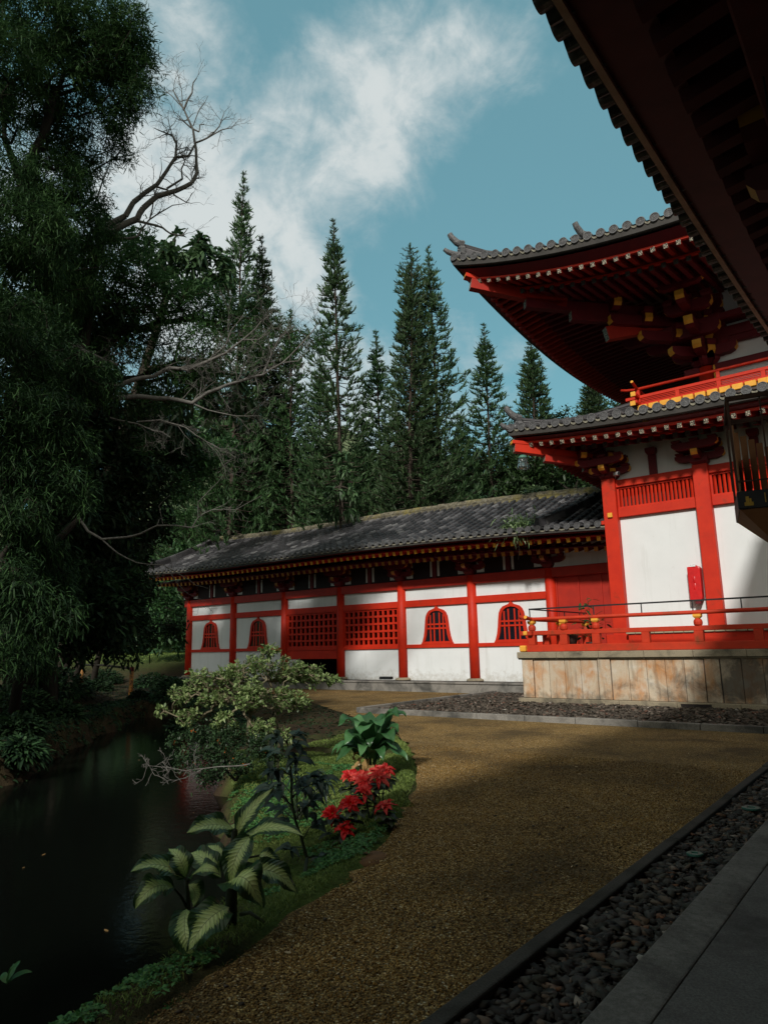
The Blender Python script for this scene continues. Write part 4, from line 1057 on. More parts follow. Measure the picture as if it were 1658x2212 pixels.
    while y<y1-tipo-.3:
        s=min(y-y0,y1-y); u1=min(tw,s); z=ey(y)
        if u1>tipo+.15:
            ue=min(u1,tipo+1.35); mb=MB(); mb.beam((x0+tipo,y,z+tipz),(x0+ue,y,z+tipz+.10+(ue-tipo)*.16),.115,.125,0,enda=1); mb.build('flying_rafter',[M['mred'],M['tip']],rf)
        if u1>tip2o+.15:
            zi=zm+(z-zm)*max(0,1-(u1-2)/4) if u1>2 else z
            mb=MB(); mb.beam((x0+tip2o,y,z+tip2z),(x0+u1,y,zi+tip2z+(u1-tip2o)*.20+.03),.13,.14,0,enda=1); mb.build('base_rafter',[M['dred'],M['tipd']],rf)
        y+=sp
    return rf,ex,ey
def hip(rf,x0,y0,z0,segs,n0=1.0):
    """descending hip ridge with upturned end tile, stacked flat tiles and a demon-face end"""
    mb=MB()
    pts=[np.array(p,float) for p in segs]
    for a,b in zip(pts[:-1],pts[1:]):
        mb.beam(a,b,.26,.20); mb.beam(a+np.array([0,0,.13]),b+np.array([0,0,.13]),.21,.05); mb.beam(a+np.array([0,0,.18]),b+np.array([0,0,.18]),.23,.03)
        mb.tube([a+np.array([0,0,.25]),b+np.array([0,0,.25])],.085,10)
    a=pts[0]; d=unit(pts[0]-pts[1]); d[2]=0; d=unit(d)
    mb.build('hip_ridge',M['tile'],rf,rnd=True)
    mb=MB(); s=np.cross(d,[0,0,1.])
    mb.prism([(-.17,-.08),(.17,-.08),(.21,.06),(.15,.14),(.20,.24),(.10,.34),(0,.30),(-.10,.34),(-.20,.24),(-.15,.14),(-.21,.06)],lambda u,v,t:a+s*u*1.25+d*t+np.array([0,0,v*1.15]),.02,.15)
    for e in (-1,1): mb.lathe(a+s*.075*e+d*.15+np.array([0,0,.16]),[(.0,-.04),(.035,-.02),(.04,.0),(.03,.03),(.0,.04)],8)
    mb.tube([a+d*.0+np.array([0,0,.28]),a+d*.22+np.array([0,0,.38]),a+d*.38+np.array([0,0,.54]),a+d*.44+np.array([0,0,.66])],[.12,.11,.095,.085],12)
    mb.build('ridge_end',M['disc'],rf)
    mb=MB()
    mb.tube([a+d*.0+np.array([0,0,-.06]),a+d*.30+np.array([0,0,-.05]),a+d*.52+np.array([0,0,.03]),a+d*.64+np.array([0,0,.12])],[.11,.10,.08,.06],10)
    mb.build('corner_tile',M['disc'],rf)
LX0,LY0=-9.32,18.28
rf1,e1x,e1y=make_roof(pav,'lower_roof',LX0,6.1,LY0,33.1,7.60,.43,2.2,-6.3,21.3,8.72,.24,-.47,-.50,.33,1.10,-7.3,20.3,7.5,xlim=1.0,side=(7.72,.31,2.2))
hip(rf1,0,0,0,[(LX0+.3,LY0+.3,8.06),(LX0+.75,LY0+.75,8.01),(LX0+1.3,LY0+1.3,8.06),(LX0+2.0,LY0+2.0,8.26),(LX0+3,LY0+3,8.72)])
UX0,UY0=-10.40,17.22
rf2,e2x,e2y=make_roof(pav,'upper_roof',UX0,7.2,UY0,34.2,12.30,1.33,2.3,-1.8,25.6,17.2,.26,-.60,-.62,.46,1.40,-4.8,22.8,12.5,xlim=1.0,side=(12.74,.89,2.0))
hip(rf2,0,0,0,[(UX0+.3,UY0+.3,13.80),(UX0+.8,UY0+.8,13.62),(UX0+1.6,UY0+1.6,13.55),(UX0+2.6,UY0+2.6,13.75),(UX0+3.8,UY0+3.8,14.2)])
hip(rf2,0,0,0,[(UX0+3.6,UY0+2.1,13.62),(UX0+4.0,UY0+3.0,14.0),(UX0+4.4,UY0+4.0,14.4)])
def cbeam(par,a,b,w,h,end,mat='red',nm='hip_beam'):
    mb=MB(); mb.beam(a,b,w,h,0,enda=1); bevel(mb.build(nm,[M[mat],M[end]],par),.01)
def dg(o,z,C=(-7.3,20.3)): return (C[0]-o,C[1]-o,z)
cbeam(rf1,dg(1.95,7.60),dg(1.1,7.50),.24,.11,'yel'); cbeam(rf1,dg(1.90,7.42),dg(.2,7.14),.22,.25,'tip'); cbeam(rf1,dg(1.25,7.13),dg(-.1,6.95),.22,.25,'tip','mred'); cbeam(rf1,dg(.40,6.82),dg(-.3,6.7),.2,.22,'tip','dred')
cbeam(rf2,dg(2.80,13.02),dg(2.0,12.70),.28,.13,'yel'); cbeam(rf2,dg(2.68,12.76),dg(.5,12.22),.26,.38,'tip','mred'); cbeam(rf2,dg(1.46,12.16),dg(-1.6,12.0),.26,.33,'tip','dred'); cbeam(rf2,dg(.42,11.80),dg(-2,11.75),.25,.34,'tip','dred','tail_rafter'); cbeam(rf2,dg(-.38,11.22),dg(-2.6,11.9),.28,.44,'tip','mred','tail_rafter')
# balcony
BX,BY=-6.3,21.3
boxset('balcony_floor',M['red'],pav,[(BX,4,BY,22.9,8.640,8.720)],.0)
for k in range(22):
    x=BX+.02+k*.335; boxset('joist',[M['red'],M['yel']],pav,[(x,x+.29,BY-.24,BY-.061,8.630,8.800,1)],.012)
    y=BY+.1+k*.335
    if k<16: boxset('joist',[M['red'],M['yel']],pav,[(BX-.24,BX-.061,y,y+.29,8.630,8.800,1)],.012)
br=boxset('balcony_railing',M['red'],pav,[(BX-.45,4,BY-.06,BY+.10,8.805,8.915)],.01)
boxset('ground_rail_side',M['red'],br,[(BX-.06,BX+.1,BY-.45,29,8.825,8.930)],.01)
boxset('middle_rail',M['red'],br,[(BX-.38,4,BY-.04,BY+.07,9.080,9.180)],.01); boxset('middle_rail',M['red'],br,[(BX-.04,BX+.07,BY-.38,29,9.090,9.190)],.01)
mb=MB(); mb.tube([(4,BY,9.410),(BX-.1,BY,9.410),(BX-.35,BY,9.450),(BX-.5,BY,9.490)],.045,10); mb.build('top_rail',M['red'],br,smooth=True)
mb=MB(); mb.tube([(BX,29,9.420),(BX,BY-.05,9.420),(BX,BY-.32,9.470),(BX,BY-.48,9.520)],.045,10,0,1); mb.build('top_rail',[M['red'],M['yel']],br)
for k in range(9):
    x=BX+.02+k*1.16
    if x<3.6:
        boxset('baluster' if k%2 else 'main_post',M['red'],br,[(x-.06,x+.06,BY-.05,BY+.06,8.860,9.080)]+([] if k%2 else [(x-.05,x+.05,BY-.04,BY+.05,9.180,9.370)]),.006)
        if x+1.1<3.6: boxset('slats',M['red'],br,[(x+.07,x+1.09,BY-.01,BY+.02,8.895+q*.05,8.920+q*.05) for q in range(4)],0)
for b_ in ((BX-.09,BX+.06,BY-.44,BY-.40,9.060,9.210),(BX-.1,BX+.06,BY-.52,BY-.48,8.740,8.890)): mb=MB(); mb.box(*b_); bevel(mb.build('rail_end_cap',M['yel'],br),.015,2)
# upper storey
CU=[-4.55,-1.6,1.35]
boxset('upper_wall',M['white'],pav,[(-4.6,1.4,22.95,23.05,8.3,12.6),(-4.62,-4.5,22.95,28.3,8.3,12.6)],0)
for x in CU:
    mb=MB(); mb.tube([(x,22.9,8.3),(x,22.9,10.15)],.26,18); mb.build('upper_pillar',M['red'],pav,smooth=True)
    boxset('corner_post_edge',M['yel'],pav,[(x+.24,x+.28,22.6,22.7,9.0,10.1)],0) if x<-4 else None
for z0,z1,m_ in ((9.95,10.18,'dred'),(10.75,10.95,'dred'),(11.55,11.75,'dred')): boxset('wall_beam',M[m_],pav,[(-5.2,1.6,22.72,22.92,z0,z1)],.01)
for x in CU: bracket('upper_bracket',pav,(x,22.8,10.15),(0,-1,0),3,.78,.50,RB,armL=1.5,w=.26,h=.32,bw=.42)
bracket('upper_bracket',pav,(CU[0],22.8,10.15),(-1,-1,0),3,.98,.50,RB,armL=.8,w=.28,h=.32,bw=.42)
bracket('upper_bracket',pav,(CU[0],22.8,10.15),(-1,0,0),3,.78,.50,RB,armL=1.5,w=.26,h=.32,bw=.42)
for z0 in (11.35,11.95): boxset('bracket_purlin',M['dred'],pav,[(-8.0,1.6,20.45,20.62,z0+.35,z0+.5)] if z0>11.5 else [(-6.2,1.6,21.9,22.05,z0-.1,z0+.08)],.01)

# ---------------------------------------------------------------- near hall (overhead at right)
M['nred']=simple('shade_dark_red',(.11,.026,.028),(.07,.019,.02),2.5,.7,60,.2,.2); M['nyel']=simple('dim_ochre',(.45,.24,.03),(.3,.16,.02),6,.7); NB=[M['nred'],M['nyel']]  # red and ochre darkened, shade under the near roof put into both colours
nh=thing('near_hall','dark underside of a tiled temple roof overhanging the walkway close by','temple hall',(0,5,0))
NX=-1.70; NY1=15.6; NY0=-17.0
ncy=(NY0+NY1)/2; nh2=(NY1-NY0)/2
nz=lambda y: 6.33+1.02*min(1.1,abs(y-ncy)/nh2)**2.0
ys_=np.arange(NY0,NY1,.33)
nroof=MB(); nroof.grid([[ (NX,y,nz(y)+.04),(NX+1.5,y,nz(y)+.75),(NX+4,y,nz(y)*.3+6.0),(NX+8,y,nz(y)*.1+9.6)][::-1] for y in np.append(ys_,NY1)])
nroof.grid([[(NX,NY1,nz(NY1)+.04),(NX,NY1,nz(NY1)-.2)],[(NX+8,NY1,10.3),(NX+8,NY1,7.0)]])
nr=nroof.build('roof',M['tile'],nh,rnd=True)
for y in ys_:
    if y<2: continue
    place('eave_tile',DISC,nr,(NX-.02,y+.16,nz(y)+.02),(0,0,-math.pi/2))
mb=MB(); pe=MB()
for y in ys_:
    if y<-1: continue
    mb.tube([(NX,y+.16,nz(y)+.03),(NX+.8,y+.16,nz(y)+.4)],.11,10)
    arc=[(y+.16+.09+.15*k/6,nz(y)-.03-.06*math.sin(math.pi*k/6)) for k in range(7)]
    pe.prism([(a,b+.03) for a,b in arc]+[(a,b-.03) for a,b in arc[::-1]],lambda u_,v_,t:(t,u_,v_),NX-.01,NX+.4)
    pe.box(NX+.1,NX+.2,y+.1,y+.45,nz(y)-.05,nz(y)-.02)
mb.build('rib_tiles',M['tile'],nr,rnd=True); pe.build('pan_tile_edge',M['tile'],nr,rnd=True)
mb=MB(); mb.grid([[(NX+.02,y,nz(y)-.0),(NX+.10,y,nz(y)-.14),(NX+.12,y,nz(y)-.16)] for y in np.append(ys_,NY1)]); mb.build('tile_bed_board',M['dark'],nr)
M['grime']=simple('weathered_eave_edge',(.56,.40,.32),(.38,.27,.21),4,.8,50,.4,.2)
mb=MB(); mb.grid([[(NX+.10,y,nz(y)-.10),(NX+.11,y,nz(y)-.17),(NX+.17,y,nz(y)-.175),(NX+.17,y,nz(y)-.1)] for y in np.append(ys_,NY1)]); mb.build('eave_edge_board',M['grime'],nh)
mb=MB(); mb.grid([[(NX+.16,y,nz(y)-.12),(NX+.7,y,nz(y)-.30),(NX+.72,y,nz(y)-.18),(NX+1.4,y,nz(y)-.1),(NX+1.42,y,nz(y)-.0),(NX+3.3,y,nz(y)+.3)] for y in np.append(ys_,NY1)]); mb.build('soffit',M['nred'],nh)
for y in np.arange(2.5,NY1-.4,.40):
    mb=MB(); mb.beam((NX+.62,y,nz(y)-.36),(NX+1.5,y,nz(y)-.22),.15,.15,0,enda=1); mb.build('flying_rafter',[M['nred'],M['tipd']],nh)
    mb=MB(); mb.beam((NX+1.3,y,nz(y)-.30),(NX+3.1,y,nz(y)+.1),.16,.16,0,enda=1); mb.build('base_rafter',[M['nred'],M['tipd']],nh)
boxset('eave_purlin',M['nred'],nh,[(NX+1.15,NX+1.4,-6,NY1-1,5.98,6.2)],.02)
boxset('side_wall',M['nred'],nh,[(1.7,1.9,-14,12.5,.1,7.2)],0)
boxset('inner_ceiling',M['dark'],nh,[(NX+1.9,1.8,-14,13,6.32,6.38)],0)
for y in (-3.0,1.6,6.9,11.6):
    mb=MB(); mb.tube([(1.6,y,.12),(1.6,y,5.4)],.24,18); mb.build('pillar',M['red'],nh,smooth=True)
    bracket('bracket',nh,(1.45,y,5.1),(-1,0,0),2,1.05,.36,NB,armL=1.5,w=.24,h=.30,bw=.4)
# unseen upper roof added behind the camera to shade the foreground
mb=MB(); UXn=-3.4
mb.box(UXn,8,-35,-17.5,12.4,12.9); mb.grid([[(UXn,-35,12.9),(UXn,-17.5,12.9)],[(3,-33,14.2),(3,-19.5,14.2)],[(8,-33,14.2),(8,-19.5,14.2)]]); mb.grid([[(UXn,-17.5,12.9),(8,-17.5,12.9)],[(3,-19.5,14.2),(8,-19.5,14.2)]])
mb.box(1.2,8,-33,-19.5,7,12.4); mb.build('upper_roof',M['tile'],nh,rnd=True)
# ---------------------------------------------------------------- small things on the buildings
t=thing('extinguisher_cover','red vinyl fire extinguisher cover hanging on white wall beside the second pillar','extinguisher cover',(-4.92,20.1,2.6))
mb=MB(); x0,x1=-5.06,-4.74
mb.prism([(x0,2.68),(x1-.03,2.68),(x1,2.74),(x1+.01,3.55),(x1-.03,3.61),(x1-.10,3.62),(x1-.11,3.66),(x0+.10,3.66),(x0+.09,3.61),(x0,3.60)],lambda u,v,tt:(u,tt,v),20.02,20.29); o=mb.build('cover',M['vinyl'],t); bevel(o,.02,2)
mb=MB(); mb.lathe((-4.90,20.10,0),[(.06,2.9),(.085,2.98),(.085,3.14),(.08,3.15),(.085,3.16),(.085,3.32),(.05,3.40)],14); mb.build('bottle_bulge',M['vinyl'],t,smooth=True)
mb=MB(); mb.box(-4.93,-4.80,20.06,20.2,2.60,2.68); mb.build('bottle_foot',M['dred'],t)
mb=MB(); mb.box(-4.985,-4.83,20.008,20.018,3.60,3.67); tg_=mb.build('tag',M['label_white'],t)
fc=bpy.data.curves.new('tagtext','FONT'); fc.body='PULL DOWN'; fc.size=.024; fc.align_x='CENTER'; fo=bpy.data.objects.new('tmp',fc); COL.objects.link(fo)
bpy.context.view_layer.update(); me=bpy.data.meshes.new_from_object(fo); bpy.data.objects.remove(fo)
me.materials.clear(); me.materials.append(M['ink']); o=bpy.data.objects.new('tag_lettering',me); COL.objects.link(o); o.parent=tg_; o.location=(-4.907,20.004,3.635); o.rotation_euler=(math.pi/2,0,0)
t=thing('security_camera','small pale security camera mounted above the corner pillar lintel','camera',(-6.75,20.1,6.45))
mb=MB(); mb.beam((-6.62,19.82,6.47),(-6.86,20.12,6.52),.10,.10); bevel(mb.build('housing',M['plastic'],t),.02,2)
mb=MB(); mb.tube([(-6.60,19.80,6.465),(-6.63,19.84,6.47)],.042,12); mb.build('lens',M['blk'],t)
mb=MB(); mb.tube([(-6.82,20.08,6.50),(-6.86,20.24,6.44)],.02,8); mb.build('mount',M['plastic'],t)
# little glass wind lamp under the corner beam
c=np.array([-9.02,18.58,6.8]); t=thing('hanging_lamp','small clear hanging lamp with green cap under the lower roof corner','lamp',tuple(c))
mb=MB(); mb.lathe(c,[(.03,.42),(.09,.40),(.13,.35),(.14,.31)],14); mb.build('cap',M['verdi'],t,smooth=True)
mb=MB(); V=[(.13,.31),(.155,.16),(.19,.04),(.20,.0)]
mb.lathe(c,V,14); 
o=mb.build('glass_shade',M['glass'],t,smooth=True)
mb=MB()
for k in range(8):
    a=k*math.pi/4; mb.tube([c+np.array([r_*math.cos(a),r_*math.sin(a),z]) for r_,z in V],.006,5)
for r_,z in ((.158,.16),(.20,.0)): mb.tube([c+np.array([r_*math.cos(a),r_*math.sin(a),z]) for a in np.linspace(0,6.283,17)],.006,5)
mb.build('wire_frame',M['blk'],t)
mb=MB(); mb.tube([c+[0,0,.42],(c[0],c[1],7.32)],.005,5); mb.build('hanging_wire',M['blk'],t)
# lantern hanging under the near eave
c=np.array([-.70,5.55,2.48]); t=thing('hanging_lantern','dark hanging lantern with brown slatted panels and black gilt marked base under near eave','lantern',tuple(c))
ax=np.array([.975,.22,0]); ay=np.array([-.22,.975,0]); hw=.30
def LB(name,boxes,mat,par):
    mb=MB()
    for a0,a1,b0,b1,z0,z1 in boxes:
        V=[c+ax*a+ay*b+np.array([0,0,z]) for z in (z0,z1) for a,b in ((a0,b0),(a1,b0),(a1,b1),(a0,b1))]
        mb.add(V,[(0,3,2,1),(4,5,6,7),(0,1,5,4),(1,2,6,5),(2,3,7,6),(3,0,4,7)])
    return mb.build(name,mat,par)
fr=[]
for sx in (-1,1):
    for sy in (-1,1): fr.append((sx*hw-.008,sx*hw+.008,sy*hw-.008,sy*hw+.008,.13,.78))
fr+=[(-hw-.015,hw+.015,-hw-.015,-hw+.012,.78,.81),(-hw-.015,hw+.015,hw-.012,hw+.015,.78,.81),(-hw-.015,-hw+.012,-hw+.012,hw-.012,.78,.81),(hw-.012,hw+.015,-hw+.012,hw-.012,.78,.81)]
fr+=[(q-.005,q+.005,-hw-.004,-hw+.004,.14,.78) for q in (-hw+.20,-hw+.32,.08,.22)]
fr+=[(-hw,hw,-hw-.006,-hw+.004,.19,.20),(-hw+.2,hw,-hw-.006,-hw+.004,.72,.73)]
LB('frame',fr,M['brk'],t)
LB('slatted_panel',[(-hw+.03+k*.052,-hw+.03+k*.052+.044,hw-.03,hw-.02,.14,.70-.035*k) for k in range(13)],M['bwood'],t)
LB('slatted_panel',[(-hw+.02,-hw+.03,-hw+.2+k*.052,-hw+.2+k*.052+.042,.14,.66-.03*k) for k in range(9)],M['bwood'],t)
b=LB('base',[(-hw-.01,hw+.01,-hw-.01,hw+.01,.0,.125)],M['blk'],t); bevel(b,.006)
LB('gilt_mark',[(-hw+.03,-hw+.085,-hw-.014,-hw-.0105,.02,.045),(-hw+.04,-hw+.06,-hw-.014,-hw-.0105,.045,.085),(-hw+.062,-hw+.074,-hw-.014,-hw-.0105,.045,.07)],M['gold'],b)
LB('gilt_stroke',[(-hw+.155,-hw+.162,-hw-.014,-hw-.0105,.035,.10)],M['gold'],b)
LB('gilt_stroke',[(-hw+.185,-hw+.20,-hw-.014,-hw-.0105,.045,.06),(-hw+.20,-hw+.212,-hw-.014,-hw-.0105,.055,.08)],M['gold'],b)
mb=MB(); V=[c+ax*a*hw+ay*b_*hw+np.array([0,0,-.001]) for a,b_ in ((-1,-1),(1,-1),(1,1),(-1,1))]+[c+ax*a*.10+ay*b_*.10+np.array([0,0,-.22]) for a,b_ in ((-1,-1),(1,-1),(1,1),(-1,1))]
mb.add(V,[(0,1,5,4),(1,2,6,5),(2,3,7,6),(3,0,4,7),(4,5,6,7)]); mb.build('tapered_foot',M['bwood'],t)
mb=MB(); mb.tube([c+ax*hw*.8+[0,0,.80],c+ax*hw*.8+[0,0,5.95-c[2]]],.008,6); mb.build('hanging_rod',M['blk'],t)
# plants on the pavilion platform
def strap_rosette(name,label,cat,c,n,L,W,mat,pot=None,up=.9,droop=.55,seed=0,group=None,stem=0.0,rr=.08):
    rng=np.random.default_rng(seed); t=thing(name,label,cat,tuple(c),group)
    B=np.tile(np.array(c,float),(n,1))+np.column_stack([rng.normal(size=n)*rr,rng.normal(size=n)*rr,rng.random(n)*stem])
    D=rvec(n,rng)*np.array([1,1,.4])+np.array([0,0,up]); V,Fc=leaf_arrays(B,D,rng.uniform(L*.7,L,n),W,rng,droop)
    npmesh('foliage',V,Fc,mat,t,rnd=np.repeat(rng.random(n),4))
    if pot:
        mb=MB(); mb.lathe((c[0],c[1],c[2]),[(pot*.7,-pot*1.3),(pot*.95,-pot*.5),(pot,-.03),(pot*1.05,.0),(pot*.9,.0),(pot*.85,-.04)],14); mb.build('pot',M['terracotta'],t,smooth=True)
    return t
strap_rosette('potted_plant','potted spiky plant with cream striped leaves behind the vermilion railing','plant',(-8.25,19.3,1.86),170,.34,.035,M['l_vari'],.24,.8,.5,3,rr=.13)
rng=np.random.default_rng(5); t=thing('potted_plant','tall thin green leafed plant on a stick behind the platform railing','plant',(-7.75,19.7,1.4))
mb=MB(); mb.lathe((-7.75,19.7,1.4),[(.13,0),(.17,.2),(.18,.25),(.15,.25)],12); mb.build('pot',M['terracotta'],t,smooth=True)
st=[(-7.75,19.7,1.6),(-7.74,19.68,2.2),(-7.78,19.7,2.75),(-7.80,19.7,2.95)]; mb=MB(); mb.tube(st,[.012,.01,.008,.005],5)
for k in range(9):
    a=rng.random()*6.28; z=1.7+rng.random()*.6; mb.tube([(-7.75,19.7,z),(-7.75+.2*math.cos(a),19.7+.2*math.sin(a),z+.15),(-7.75+.36*math.cos(a),19.7+.3*math.sin(a),z+.22)],[.008,.006,.004],4)
mb.build('stem',M['l_bush'],t)
n=70; k=rng.random(n); B=np.column_stack([-7.75+rng.normal(size=n)*.22,19.7+rng.normal(size=n)*.15,1.75+rng.random(n)*.55]); B[:12]=np.array([-7.79,19.7,2.6])+rng.normal(size=(12,3))*.07; B[:12,2]=2.5+rng.random(12)*.4
D=rvec(n,rng)*[1,1,.3]; V,Fc=leaf_arrays(B,D,rng.uniform(.14,.24,n),.09,rng,.3); npmesh('foliage',V,Fc,M['l_mid'],t,rnd=np.repeat(rng.random(n),4))
# staghorn fern growing on the hall eave
c=np.array([-10.62,21.25,5.55]); rng=np.random.default_rng(6); t=thing('roof_fern','spiky fern clump growing over the tiled eave of the long hall','fern',tuple(c))
n=330; B=c+rng.normal(size=(n,3))*[.32,.15,.15]; D=rvec(n,rng)*[1,.8,.8]+[0,-.25,.45]; V,Fc=leaf_arrays(B,D,rng.uniform(.28,.6,n),.05,rng,.35,widest=.7)
n2=60; B2=c+[0.05,-.2,-.1]+rng.normal(size=(n2,3))*[.12,.06,.1]; D2=rvec(n2,rng)*.5+[0,-.2,-1]; V2,F2=leaf_arrays(B2,D2,rng.uniform(.25,.45,n2),.05,rng,.3)
npmesh('fronds',np.concatenate([V,V2]),np.concatenate([Fc,F2+len(V)]),M['l_fern'],t,rnd=np.repeat(rng.random(n+n2),4))
mb=MB(); 
for a,b_,r_ in ((.1,0,.16),(.42,.02,.12),(-.12,.05,.13)): mb.lathe((c[0]+a,c[1]-.14+b_,c[2]-.22),[(.02,.17),(r_*.7,.12),(r_,.0),(r_*.8,-.1),(.02,-.14)],10)
mb.build('shield_fronds',M['l_dead'],t,smooth=True); 
mb=MB(); mb.tube([c+[0.05,-.2,-.3],c+[.1,-.25,-.8],c+[.03,-.22,-1.15]],[.01,.007,.004],4); 
for k in range(7): z=-.4-.1*k; mb.tube([c+[.06,-.22,z],c+[.06+rng.normal()*.07,-.27,z-.06]],[.006,.003],4)
mb.build('dangling_roots',M['dbark'],t)
for (px_,py_,Y_,s_,lab) in ((1150,1040,25.4,.5,'green tuft growing on the mossy hall ridge next to the pavilion'),(640,1128,25.4,.22,'tiny weed growing on the left part of the mossy hall ridge')):
    d=ray(px_,py_); p=d*(Y_/d[1])+np.array([0,0,CZ]); 
    strap_rosette('ridge_weed',lab,'weed',(p[0],Y_,hz_r(p[0])+.33),90 if s_>.3 else 30,s_,.05,M['l_fern'],None,.9,.4,8,rr=.25*s_*2)
# tray and post things at the foot of the hall
t=thing('black_tray','small black plastic tray on the hall step by white wall','tray',(-17.5,22.6,.36))
mb=MB(); a,b_=-17.8,-17.25; mb.box(a,b_,22.55,22.75,.362,.375); mb.box(a,b_,22.55,22.56,.375,.47); mb.box(a,b_,22.74,22.75,.375,.47); mb.box(a,a+.01,22.56,22.74,.375,.47); mb.box(b_-.01,b_,22.56,22.74,.375,.47); mb.build('tray_body',M['blk'],t)
mb=MB(); mb.box(a+.02,b_-.02,22.58,22.72,.376,.44); mb.build('tray_soil',M['ground'],t)
# low barrier at the far bank
t=thing('pond_barrier','low rail on two weathered yellow and red posts at the far pond bank','barrier',(-24,14.8,0))
pp=[(-23.9,15.3),(-33.5,18.7)]
for k,(x,y) in enumerate(pp):
    z0=float(hz([(x,y)])[0]); H=1.05
    mb=MB(); mb.tube([(x,y,z0-.2),(x+.02,y,z0+H*.86)],.075,10); p=mb.build('post',M['bamboo'],t,smooth=True)
    mb=MB(); mb.tube([(x+.02,y,z0+H*.86),(x+.02,y,z0+H)],.082,10); mb.build('post_head',M['dred'],p,smooth=True)
z0=float(hz([pp[0]])[0])+1.0; z1=float(hz([pp[1]])[0])+1.0
mb=MB(); mb.tube([(pp[0][0],pp[0][1],z0),((pp[0][0]+pp[1][0])/2,17,(z0+z1)/2+.05),(pp[1][0],pp[1][1],z1)],.045,8); mb.build('rail',M['dbark'],t,smooth=True)
# green lids in the drip strip
for k,(x,y,r_,lab) in enumerate(((-1.60,7.75,.085,'round green plastic lid lying flat among the dark rocks, the farther one'),(-1.66,5.95,.06,'green plastic lid half buried in dark rocks, nearer the camera'))):
    mb=MB(); mb.lathe((x,y,.012 if k==0 else .0),[(r_,0),(r_,.012),(r_*.9,.016),(r_*.45,.016),(r_*.4,.008),(.01,.008)],20); o=mb.build('plastic_lid',M['lid']); tag(o,lab,'lid')
# fallen leaves and twigs on the gravel
rng=np.random.default_rng(12); n=300; yy=2.5+9*rng.random(n); xx=-2.2-rng.random(n)*(1+.75*yy*.6); Pq=np.column_stack([xx,yy]); Pq=Pq[sdf(Pq,PATH)<-.1]; n=len(Pq)
V,Fc=leaf_arrays(np.column_stack([Pq,np.full(n,.010)]),rvec(n,rng)*[1,1,.05],rng.uniform(.02,.07,n),rng.uniform(.006,.02,n),rng,.0)
o=npmesh('fallen_litter',V,Fc,M['l_dead'],rnd=np.repeat(rng.random(n)**2,4)); tag(o,'pale bits of fallen leaf and twig scattered over the gravel path','litter',kind='stuff')
mb=MB(); mb.lathe((-3.72,4.55,-.05),[(.20,0),(.17,.045),(.10,.06),(.02,.062)],12); o=mb.build('bare_earth_mound',M['l_dead'],smooth=True)
m_=simple('ochre_clay',(.17,.085,.035),(.10,.055,.025),14,.9,60,.5); o.data.materials[0]=m_; tag(o,'ochre patch of bare clay where the grass bank meets gravel','clay mound'); o.scale=(1,1,1)

# leaves floating on the pond
rng=np.random.default_rng(14); n=900; Pq=np.column_stack([rng.uniform(-20,-3.6,n),rng.uniform(0,14,n)]); Pq=Pq[sdf(Pq,POND)<-.15]; kk=rng.random(len(Pq))<.06; Pq=Pq[kk]; n=len(Pq)
V,Fc=leaf_arrays(np.column_stack([Pq,np.full(n,-.494)]),rvec(n,rng)*[1,1,.02],rng.uniform(.03,.08,n),rng.uniform(.012,.03,n),rng,.0,N=np.tile([0,0,1.],(n,1)))
o=npmesh('floating_leaves',V,Fc,M['l_dead'],rnd=np.repeat(rng.random(n)**2*.7,4)); tag(o,'a few small dead leaves floating on the dark pond','litter',kind='stuff')
# ---------------------------------------------------------------- trees
FAST=False
def gz(x,y): return float(hz([(x,y)])[0])
